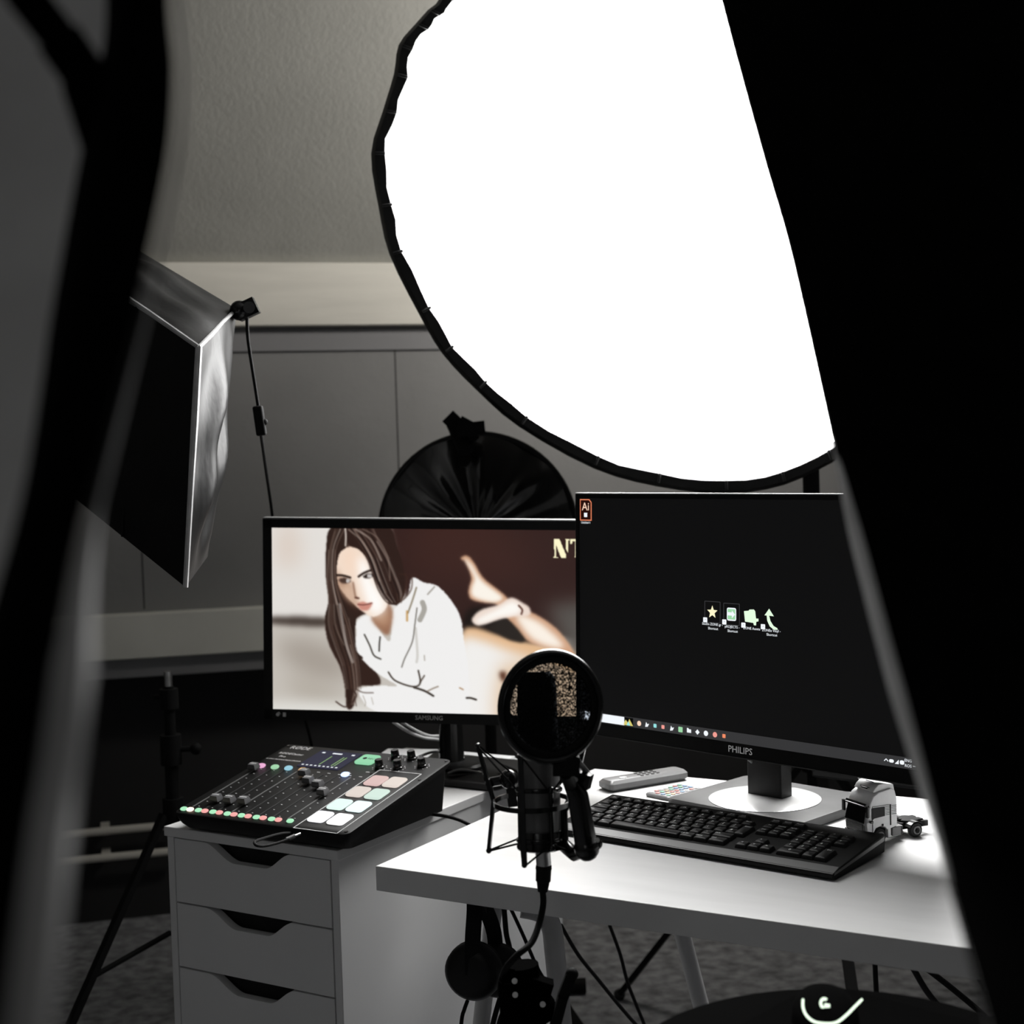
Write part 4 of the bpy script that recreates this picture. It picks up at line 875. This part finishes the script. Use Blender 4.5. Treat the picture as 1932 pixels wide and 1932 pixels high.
def cable(pts, r, mt, label, name='cable', group=None, n=6):
    mb = MB(); mb.tube(spline(pts, n), r, 8); return tag(obj(name, mb, mt), label, 'cable', group)
cable([PZ(742,1362,2.80), PZ(770,1380,2.82), PZ(800,1392,2.84), PZ(835,1398,2.86), PZ(850,1420,2.87)], .0030, 'whitecable', 'lower of two white cables sagging under the left monitor')
cable([PZ(756,1361,2.80), PZ(785,1378,2.83), PZ(810,1388,2.86), PZ(838,1391,2.89), PZ(856,1415,2.9)], .0026, 'whitecable', 'upper of two white cables sagging under the left monitor')
cable([PZ(768,1438,2.74), PZ(795,1426,2.76), PZ(815,1419,2.80), PZ(835,1417,2.84)], .0026, 'silver', 'grey cable arching over the papers left of the monitor neck')
for i, (pp, lb) in enumerate([([(845,1460),(865,1453),(890,1455),(920,1461),(950,1466),(975,1470)], 'grey cable coiled on the unit nearest the mixer corner'),
    ([(840,1436),(865,1431),(890,1432),(925,1440),(955,1446),(985,1462)], 'thin black cable arching right of the left monitor neck'),
    ([(845,1465),(880,1463),(915,1464),(940,1462),(965,1464),(985,1475)], 'black cable lying flat between mixer and microphone')]):
    cable([PH(x, y, .712 + .006*sin(k*1.3+i)) for k, (x, y) in enumerate(pp)], .0028, ['silver','mattblack','mattblack'][i], lb)
cable([PZ(576,1358,3.05), PZ(583,1385,3.1), PZ(590,1420,3.15), PZ(600,1500,3.2)], .003, 'mattblack', 'thin black cable hanging behind the bottom left of the left monitor')
cable([PZ(1412,1432,2.34), PZ(1426,1444,2.36), PZ(1440,1458,2.375)], .0025, 'silver', 'short grey cable slanting into the right monitor neck')
cable([PZ(1620,1464,2.35), PZ(1632,1478,2.36), PZ(1650,1500,2.38), PZ(1668,1530,2.42)], .003, 'silver', 'grey cable dropping behind the toy truck roof')

# ================================================================== MICROPHONE ON ITS STAND
Z = 1.78
mtop, mbot = PZ(1012, 1268, Z+.03), PZ(1019, 1603, Z)
axis = (mtop-mbot).normalized()
mic = thing('studio_microphone', 'grey studio microphone standing in a shock mount', 'microphone', mbot)
def lath_axis(mb, base, ax, prof, n=32, mi=0, flat=1):
    q = Vector((0,0,1)).rotation_difference(ax).to_matrix().to_4x4(); old = mb.T
    mb.T = Matrix.Translation(base) @ q @ Matrix.Scale(flat, 4, (0,1,0)); mb.lathe(prof, n, mi); mb.T = old
Lm = (mtop-mbot).length
mb = MB(); lath_axis(mb, mbot, axis, [(.012,0),(.0235,.002),(.0255,.008),(.0255,.022),(.0245,.0225),(.0245,.024),(.0255,.0245),(.0255,.115)]); obj('body', mb, 'micgrey', mic, True)
mb = MB(); lath_axis(mb, mbot, axis, [(.020,-.002),(.026,.000),(.0262,.020),(.0255,.022)]); obj('base_ring', mb, 'gloss', mic, True)
mb = MB(); q = Vector((0,0,1)).rotation_difference(axis).to_matrix().to_4x4(); mb.T = Matrix.Translation(mbot) @ q
mb.layers([[(x, y, z) for x, y in rrect(w_, h_, r_, 5)] for w_, h_, r_, z in ((.048,.046,.022,.115),(.050,.038,.018,.125),(.048,.034,.016,Lm-.02),(.044,.030,.014,Lm-.006),(.034,.022,.010,Lm))]); obj('grille_head', mb, 'mattblack', mic, True)
# plug and cable
a = PZ(1024,1606,Z); b = PZ(1026,1632,Z); c = PZ(1024,1682,Z)
xl = thing('microphone_cable', 'thick black microphone cable plugged into the microphone base', 'cable', PZ(945,1900,1.86))
mb = MB(); mb.tube([a, b], .0092, 16); obj('connector_collar', mb, 'steel', xl, True)
mb = MB(); mb.tube([b, b.lerp(c,.15), b.lerp(c,.16), b.lerp(c,.6), b.lerp(c,.62), c], [.0095,.0100,.0094,.0092,.0080,.0062], 16); obj('connector', mb, 'mattblack', xl, True)
mb = MB(); mb.tube(spline([c, PZ(1025,1705,Z), PZ(1018,1740,Z-.01), PZ(1003,1778,Z-.03), PZ(975,1803,Z-.045), PZ(953,1830,Z-.03), PZ(944,1865,Z), PZ(950,1905,Z), PZ(940,1950,Z), PZ(935,2100,Z)]), .0040, 10); obj('lead', mb, 'mattblack', xl, True)

# shock mount
sm = thing('shock_mount', 'black elastic spider shock mount around the microphone', 'shock mount', PZ(1003,1520,Z))
rc = PZ(1004, 1513, Z+.008); rr_ = .0455
mb = MB(); mb.T = Matrix.Translation(rc); mb.layers([[(r_*cos(2*pi*k/48), r_*sin(2*pi*k/48), z) for k in range(48)] for r_, z in ((rr_,-.003),(rr_+.0022,-.003),(rr_+.0022,.003),(rr_,.003))], 0, False, True); obj('outer_ring', mb, 'gloss', sm, True)
mc = mbot + axis*.045
for zz_ in (.012, .072):
    mb = MB(); c_ = mbot + axis*zz_; mb.T = Matrix.Translation(c_) @ Vector((0,0,1)).rotation_difference(axis).to_matrix().to_4x4(); mb.torus((0,0,0), .0272, .0018, n=40, k=8, flat=1.6); obj('inner_ring', mb, 'gloss', sm, True)
for k in range(4):
    a = R(-104 + 90*k); dr = Vector((cos(a), sin(a), 0)); tn = Vector((-sin(a), cos(a), 0))
    o1 = rc + dr*(rr_+.003); up_ = o1 + dr*.018 + Vector((0,0,.068)); dn_ = o1 + dr*.008 - Vector((0,0,.062))
    if k == 0: up_ = o1 + dr*.004 + Vector((0,0,.066)); dn_ = o1 - Vector((0,0,.064))
    mb = MB(); mb.bar(up_, o1, .006, .0042, dr); mb.bar(o1, dn_, .006, .0042, dr); mb.ball(up_+tn*.002, .003); mb.ball(up_-tn*.002, .003); mb.ball(dn_, .0035); obj('strut', mb, 'gloss', sm, True)
    for end, zc_ in ((up_, .072), (dn_, .012)):
        for sg in (1, -1):
            a2 = a + sg*R(44); q_ = mbot + axis*zc_ + Vector((cos(a2), sin(a2), 0))*.0275
            mb = MB(); mb.tube([end + tn*.002*sg, q_], .0013, 6); obj('elastic_cord', mb, 'mattblack', sm, True)
for a in (R(-59), R(31), R(121), R(211)):
    b0 = mbot + Vector((cos(a), sin(a), 0))*.0278; mb = MB(); mb.tube([b0+axis*.008, b0+axis*.076], .0026, 8); mb.ball(b0+axis*.076, .0045); mb.ball(b0+axis*.008, .0045); obj('cage_bar', mb, 'gloss', sm, True)
# clamp of the mount (left knob) that grips the stand pole
mb = MB(); mb.tube([PZ(917,1478,Z+.05), PZ(925,1475,Z+.05)], .013, 16); mb.tube([PZ(920,1477,Z+.05), PZ(958,1470,Z+.04)], .006, 10); mb.ball(PZ(960,1470,Z+.035), .012); mb.bar(PZ(962,1470,Z+.05), PZ(968,1520,Z+.05), .012, .014, (0,1,0)); obj('swivel_knob', mb, 'gloss', sm, True)

# microphone stand
ms = thing('microphone_stand', 'black microphone stand pole with clutch in front of the desk edge', 'microphone stand', PZ(1008, 1932, Z+.02))
pt, pb = PZ(956, 1462, Z+.055), PZ(1004, 1932, Z+.0)
dr = (pb-pt); fl = pt + dr*((0.02-pt.z)/dr.z); jn = PZ(970, 1560, Z+.048)
mb = MB(); mb.tube([pt, jn], .0062, 12); mb.tube([jn, pb], .0100, 14); mb.tube([pb, Vector((pb.x+.01, pb.y, .05))], .0125, 14); obj('pole', mb, 'black', ms, True)
ms.location = (pb.x+.01, pb.y, 0)
for k in range(3):
    a = R(200+k*120); mb = MB(); c_ = Vector((pb.x+.01, pb.y, .08)); mb.tube([c_, c_ + Vector((cos(a)*.24, sin(a)*.24, -.07))], .009, 8); obj('leg', mb, 'black', ms, True)
mb = MB()
mb.tube([PZ(985,1820,Z-.01), PZ(1002,1955,Z-.01)], .020, 16); mb.tube([PZ(960,1850,Z-.03), PZ(965,1960,Z-.03)], .013, 12); mb.bar(PZ(965,1845,Z-.02), PZ(1040,1868,Z-.02), .022, .02); mb.ball(PZ(1015,1900,Z-.02), .022); mb.bar(PZ(955,1862,Z-.02), PZ(962,1822,Z-.02), .012, .02, (0,1,0))
o = obj('clutch', mb, 'seat', ms, True)
for x, y in ((971,1851),(972,1877),(1024,1895)): mb = MB(); mb.tube([PZ(x,y,Z-.045), PZ(x,y,Z-.037)], .0035, 12); obj('clutch_screw', mb, 'steel', o, True)
mb = MB(); mb.bar(PZ(1046,1940,Z-.03), PZ(1062,1880,Z-.03), .012, .016, (0,1,0)); mb.bar(PZ(1062,1880,Z-.03), PZ(1078,1838,Z-.03), .013, .010, (0,1,0)); mb.ball(PZ(1079,1838,Z-.03), .008); obj('clamp_lever', mb, 'mattblack', ms, True)

# pop filter
pfz = 1.66; pc_ = PZ(1039, 1334, pfz); pr_ = 96*pfz/F
pop = thing('pop_filter', 'round black mesh pop filter in front of the microphone', 'pop filter', pc_ - Vector((0,0,pr_)))
PT = Matrix.Translation(pc_) @ Matrix.Rotation(R(4),4,'Z') @ Matrix.Rotation(pi/2,4,'X') @ Matrix.Rotation(R(7),4,'Y')
PTs = PT @ Matrix.Diagonal((1,1.075,1,1))
mb = MB(); mb.T = PTs; mb.torus((0,0,0), pr_, .0042, n=72, k=10, flat=1.5); obj('hoop', mb, 'gloss', pop, True)
for zo in (.001,):
    mb = MB(); mb.T = PTs @ Matrix.Translation((0,0,zo)); mb.lathe([(pr_-.002,0),(pr_*.6,.0005),(.001,.0008)], 64, cap=False); obj('net', mb, 'net', pop, True)
mb = MB(); mb.T = PTs; mb.torus((0,0,0), pr_*.90, .0052, n=72, k=8, flat=.5); obj('inner_hoop', mb, 'mattblack', pop, True)
mb = MB(); mb.bar(PZ(1068,1428,pfz+.005), PZ(1068,1462,pfz+.005), .030, .016, (0,1,0)); mb.tube([PZ(1090,1436,pfz+.01), PZ(1110,1460,Z-.02)], .0035, 8); mb.tube([PZ(1068,1458,pfz+.01), PZ(1078,1486,Z-.04)], .008, 10); o = obj('neck_clip', mb, 'mattblack', pop, True)
mb = MB(); mb.tube(spline([PZ(1076,1480,Z-.05), PZ(1086,1530,Z-.05), PZ(1102,1590,Z-.045), PZ(1105,1604,Z-.04)]), [.0085]*3 + [.012]*16, 12) if 0 else mb.tube([PZ(1078,1478,Z-.05), PZ(1090,1500,Z-.05), PZ(1106,1594,Z-.045)], [.010,.0125,.0135], 14)
mb.ball(PZ(1107,1600,Z-.045), .0155); mb.tube([PZ(1107,1600,Z-.045), PZ(1084,1612,Z-.02), PZ(1066,1596,Z)], .0085, 10); mb.bar(PZ(1076,1462,Z-.04), PZ(1114,1476,Z-.05), .014, .018); mb.ball(PZ(1126,1592,Z-.04), .007)
mb.tube([PZ(1066,1596,Z), PZ(1064,1530,Z+.005), rc+Vector((rr_,0,0))], .0045, 8); obj('swing_arm', mb, 'gloss', pop, True)
for x, y in ((1086,1471),(1127,1585)): mb = MB(); mb.tube([PZ(x,y,Z-.066), PZ(x,y,Z-.058)], .0028, 10); obj('arm_screw', mb, 'steel', o, True)

# ================================================================== HEADPHONES under the desk edge
hz = 2.04
hp = thing('headphones', 'black headphones hanging below the left front corner of the desk', 'headphones', PZ(893,1890,hz))
def cup(mbn, cxp, cyp, zc_, r_px, yaw):
    c = PZ(cxp, cyp, zc_); r_ = r_px*zc_/F
    T = Matrix.Translation(c) @ Matrix.Rotation(R(yaw),4,'Z') @ Matrix.Rotation(pi/2,4,'X')
    return T, r_
T1, r1 = cup(None, 893, 1833, hz, 57, -14); T2, r2 = cup(None, 937, 1832, hz+.10, 52, -14)
for T, r_ in ((T1, r1), (T2, r2)):
    mb = MB(); mb.T = T; mb.lathe([(r_*.55,.016),(r_*.8,.013),(r_*.97,.004),(r_*.98,-.006),(r_*.8,-.012)], 36); c_ = obj('ear_cup', mb, 'black', hp, True)
    mb = MB(); mb.T = T; mb.torus((0,0,.006), r_*.8, .0035, n=36, k=8); mb.torus((0,0,-.012), r_*.72, r_*.25, n=36, k=10, flat=.8); obj('ear_cushion', mb, 'tyre', c_, True)
tp = PZ(899,1700,hz+.05)
mb = MB(); pts = spline([T1.translation + Vector((0,-.012,.0)), PZ(892,1775,hz-.012), PZ(895,1725,hz), Vector((tp.x,hz+.03,.688)), PZ(915,1712,hz+.075), PZ(932,1760,hz+.112), T2.translation + Vector((0,.012,0))], 6)
for i in range(len(pts)-1): mb.bar(pts[i], pts[i+1] + (pts[i+1]-pts[i])*.05, .022, .005, (0,1,0) if i not in range(14,24) else (1,0,0))
obj('headband', mb, 'mattblack', hp, True)
mb = MB(); mb.tube(spline([PZ(882,1888,hz), PZ(876,1905,hz), PZ(871,1925,hz), PZ(866,1990,hz)]), .0028, 8); o = obj('headphone_cord', mb, 'mattblack', hp, True)

# ================================================================== CABLES UNDER THE DESK
def fcable(px, zz0, zz1, r_, lb, group=None):
    n = len(px); pts = [PZ(x, y, zz0+(zz1-zz0)*i/(n-1)) for i, (x, y) in enumerate(px)]
    pts = [Vector((p.x, p.y, max(p.z, .004))) for p in pts]
    return cable(pts, r_, 'mattblack', lb, 'cable', group)
fcable([(950,1700),(955,1760),(962,1800),(950,1860),(930,1932),(920,2000)], 2.30, 2.25, .0042, 'black cable dropping beside the left front desk leg')
fcable([(956,1698),(985,1760),(1012,1822),(1035,1865),(1060,1932),(1085,2000)], 2.36, 2.30, .0030, 'thin black cable slanting behind the microphone stand')
fcable([(1058,1745),(1090,1800),(1130,1850),(1175,1905),(1215,1950),(1260,2000)], 2.50, 2.60, .0035, 'black cable slanting right from the bent desk leg towards the floor')
fcable([(1150,1745),(1170,1800),(1183,1850),(1200,1895),(1215,1932),(1230,1980)], 2.62, 2.62, .0032, 'black cable hanging in a curve left of the thin desk leg')
fcable([(1650,1800),(1652,1845),(1655,1900),(1658,1960)], 2.35, 2.35, .0042, 'black cable hanging straight behind the stool right of the mouse')
fcable([(1715,1812),(1745,1865),(1775,1905),(1800,1950)], 2.35, 2.40, .0050, 'black cable slanting down under the right end of the desk')
fcable([(1728,1812),(1790,1860),(1850,1910),(1890,1950)], 2.35, 2.30, .0050, 'rightmost black cable slanting down towards the right drape')
mb = MB(); p = PH(1090,1872,.004); mb.tube([Vector((p.x-.05,p.y,.02)), Vector((p.x+.02,p.y,.02))], .018, 10); tag(obj('plug', mb, 'mattblack'), 'small black plug on the carpet beside the drawer unit', 'plug')

# ================================================================== STOOL, MOUSE MAT, MOUSE
hs = .735
bk = PH(1500, 1857, hs); lf = PH(1240, 1932, hs)
cs = Vector((bk.x+.01, bk.y-.205, 0)); rs = .205
stl = thing('round_stool', 'round black stool seat in front of the desk', 'stool', cs)
mb = MB(); mb.lathe([(rs*.9,hs-.045),(rs*.985,hs-.038),(rs,hs-.02),(rs*.985,hs-.005),(rs*.93,hs)], 64); obj('seat', mb, 'seat', stl)
mb = MB(); mb.tube([(0,0,.06),(0,0,hs-.045)], .025, 16); obj('column', mb, 'mattblack', stl)
for k in range(5): a = R(20+72*k); mb = MB(); mb.bar((cos(a)*.02,sin(a)*.02,.075), (cos(a)*.22,sin(a)*.22,.03), .03, .02); mb.ball((cos(a)*.225,sin(a)*.225,.014), .0138); obj('leg', mb, 'mattblack', stl)
apx = PH(1545, 1852, hs+.004); ml = PH(1395, 1932, hs+.004)
d1 = (ml-apx).normalized(); mr = PH(1830, 1925, hs+.004); d2 = (mr-apx).normalized()
mb = MB(); q0, q1, q3 = apx, apx+d1*.24, apx+d2*.26; q2 = q1+(q3-apx)
mb.layers([[Vector((p.x,p.y,hs+.0005+h)) for p in (q0+(q1-q0)*.06, q0+(q3-q0)*.06, q3, q2, q1)] for h in (0,.0035)]); mat_o = tag(obj('mouse_mat', mb, 'seat', bevel=.001), 'black square mouse mat overhanging the round stool', 'mouse mat')
mc_ = PH(1560, 1935, hs+.02); MA = R(-8)
ms_ = thing('computer_mouse', 'black gaming mouse with glowing logo and light strip on the mouse mat', 'mouse', (mc_.x+.005, mc_.y+.03, hs+.004), R(172))
# mouse local: +y is the front (towards the viewer turned), humped shell
def msh(u, v):
    a = 2*pi*u; q = v; x = .032*cos(a)*(1-.10*sin(a)); y = .060*sin(a)
    r_ = math.sin(q*pi/2); return Vector((x*r_, y*r_, .002 + .030*cos(q*pi/2)**.55*(1-.18*sin(a)*r_)))
mb = MB(); mb.grid(msh, 48, 14); mb.grid(lambda u, v: Vector((.032*cos(2*pi*u)*(1-.10*sin(2*pi*u))*v, .060*sin(2*pi*u)*v, .0005 if v < 1 else .002)), 48, 3); obj('shell', mb, 'seat', ms_)
M['led'] = glow('glowing pale green strip', (.92,1,.90), 1.6)
mb = MB()
lp = [PZ(x, y, 1.405) for x, y in ((1515,1886),(1517,1904),(1526,1920),(1545,1929),(1572,1929),(1592,1920),(1606,1906),(1620,1888))]
inv = chain(ms_).inverted()
def onshell(px, py, lift=.0006):
    o = inv @ CAM; d = (inv.to_3x3() @ ray(px, py)).normalized(); t = 0; best = None
    # march to the shell
    for i in range(6000):
        p = o + d*(1.15 + i*.0001)
        rr = sqrt((p.x/.032)**2 + (p.y/.060)**2)
        if rr < 1:
            q = math.asin(min(1, rr)); h = .002 + .030*cos(q)**.55*(1-.18*(p.y/.06))
            if p.z <= h: return p - d*lift*2
    return o + d*((.02-o.z)/d.z)
lp = [onshell(x, y) for x, y in ((1515,1886),(1515,1900),(1521,1915),(1535,1927),(1556,1931),(1578,1929),(1596,1916),(1612,1900),(1626,1886))]
mb.tube(spline(lp, 5), .0011, 8); obj('light_strip', mb, 'led', ms_)
# ring-shaped G mark
g0 = onshell(1554, 1894); mw = chain(ms_)
mb = MB(); gw = mw @ g0; gr_ = 9.5*gw.y/F
GT = Matrix.Translation(gw - Vector((0,.004,-.002))) @ Matrix.Rotation(R(62),4,'X') @ Matrix.Rotation(R(0),4,'Y') @ Matrix.Rotation(R(-10),4,'Z')
mb.T = GT
arc = [(R(60 + i*12)) for i in range(22)]
out_ = [(gr_*cos(a), gr_*1.15*sin(a)) for a in arc]; in_ = [(gr_*.52*cos(a), gr_*.6*sin(a)) for a in arc]
for i in range(21): mb.add([(*out_[i],0),(*out_[i+1],0),(*in_[i+1],0),(*in_[i],0)], [(0,1,2,3)])
mb.add([(0,-gr_*.0,0),(gr_*1.1,0,0),(gr_*1.1,-gr_*1.05,0),(gr_*.55,-gr_*1.05,0),(gr_*.55,-gr_*.45,0),(0,-gr_*.45,0)], [(0,1,2,3,4,5)])
obj('logo', mb, 'led', ms_, True, label='glowing white G mark')

# ================================================================== DRAPES
def edge_curve(px):
    pts = [PZ(x, y, z) for x, y, z in px]; return spline(pts, 6)
def at(c, s):
    i = min(int(s*(len(c)-1)), len(c)-2); f = s*(len(c)-1)-i; return c[i].lerp(c[i+1], f)
def surf(mb, fn, nu, nv, th):
    mb.grid(lambda u, v: fn(u, v), nu, nv); mb.grid(lambda u, v: fn(u, v) + Vector((0, th, 0)), nu, nv)
re = edge_curve([(1290,-300,1.35),(1362,0,1.25),(1437,280,1.15),(1482,435,1.10),(1512,560,1.06),(1556,760,1.0),(1576,850,.96),(1612,1000,.9),(1680,1260,.8),(1742,1480,.72),(1802,1700,.63),(1866,1932,.55),(1950,2250,.47)])
rd = thing('black_drape', 'large black cloth drape covering the right edge of the view', 'drape', re[-1], 0, 'black drapes framing the view')
def rfun(u, v):
    p = at(re, v); t = u
    return p + Vector((1.15*t, .10*t + .05*sin(t*16 + v*1.5)*min(1, t*5), -.02*sin(t*9)*t))
mb = MB(); surf(mb, rfun, 60, 50, .006); obj('cloth', mb, 'drape', rd, True)
mb = MB(); mb.tube([p + Vector((.001,.003,0)) for p in re], [.0006 + .0040*max(0, min(1, (i/len(re)-.47)*9, (.82-i/len(re))*7)) for i in range(len(re))], 8); obj('hem_highlight', mb, 'hem_highlight', rd, True)  # strip swells only where the edge highlight runs, light put into the shape

lr = edge_curve([(310,-250,.62),(312,0,.60),(322,120,.58),(316,250,.56),(300,350,.55),(275,470,.53),(246,600,.51),(214,720,.49),(172,880,.46),(142,1000,.44),(112,1150,.41),(88,1330,.38),(58,1530,.36),(35,1700,.34),(5,1932,.32),(-40,2250,.30)])
ll = edge_curve([(190,-250,.64),(200,0,.63),(190,120,.62),(165,230,.61),(140,350,.60),(118,470,.58),(95,600,.56),(78,720,.54),(52,880,.51),(25,1000,.49),(-20,1150,.46),(-70,1330,.43),(-120,1530,.41),(-170,1700,.39),(-220,1932,.37),(-300,2250,.34)])
ld = thing('black_drape', 'black cloth drape with grey lining hanging out of focus at the left edge', 'drape', lr[-1], 0, 'black drapes framing the view')
ld['group'] = 'black drapes framing the view'
def lfun(u, v):
    a, b = at(ll, v), at(lr, v); p = a.lerp(b, u); return p + Vector((0, -.02*sin(pi*u), 0))
mb = MB(); surf(mb, lfun, 12, 60, .004); obj('cloth', mb, 'drape', ld, True)
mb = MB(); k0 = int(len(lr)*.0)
mb.tube([p + Vector((.004,.006,0)) for p in lr[k0:]], [.0008 + .0048*min(1, max(0, (i/len(lr)-.58)*8)) for i in range(len(lr)-k0)], 8); obj('hem_highlight', mb, 'hem_highlight', ld, True)
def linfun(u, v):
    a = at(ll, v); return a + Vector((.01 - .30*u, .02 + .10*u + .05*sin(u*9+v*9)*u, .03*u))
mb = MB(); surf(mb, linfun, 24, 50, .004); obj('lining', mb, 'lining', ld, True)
mb = MB(); s1 = [PZ(x, y, z) for x, y, z in ((-60,-110,.56),(40,-20,.57),(110,70,.585),(165,150,.595),(200,260,.60))]
for i in range(4): mb.bar(s1[i], s1[i+1] + (s1[i+1]-s1[i])*.1, .012+.003*i, .004, (0,1,0))
obj('strap', mb, 'drape', ld, True)
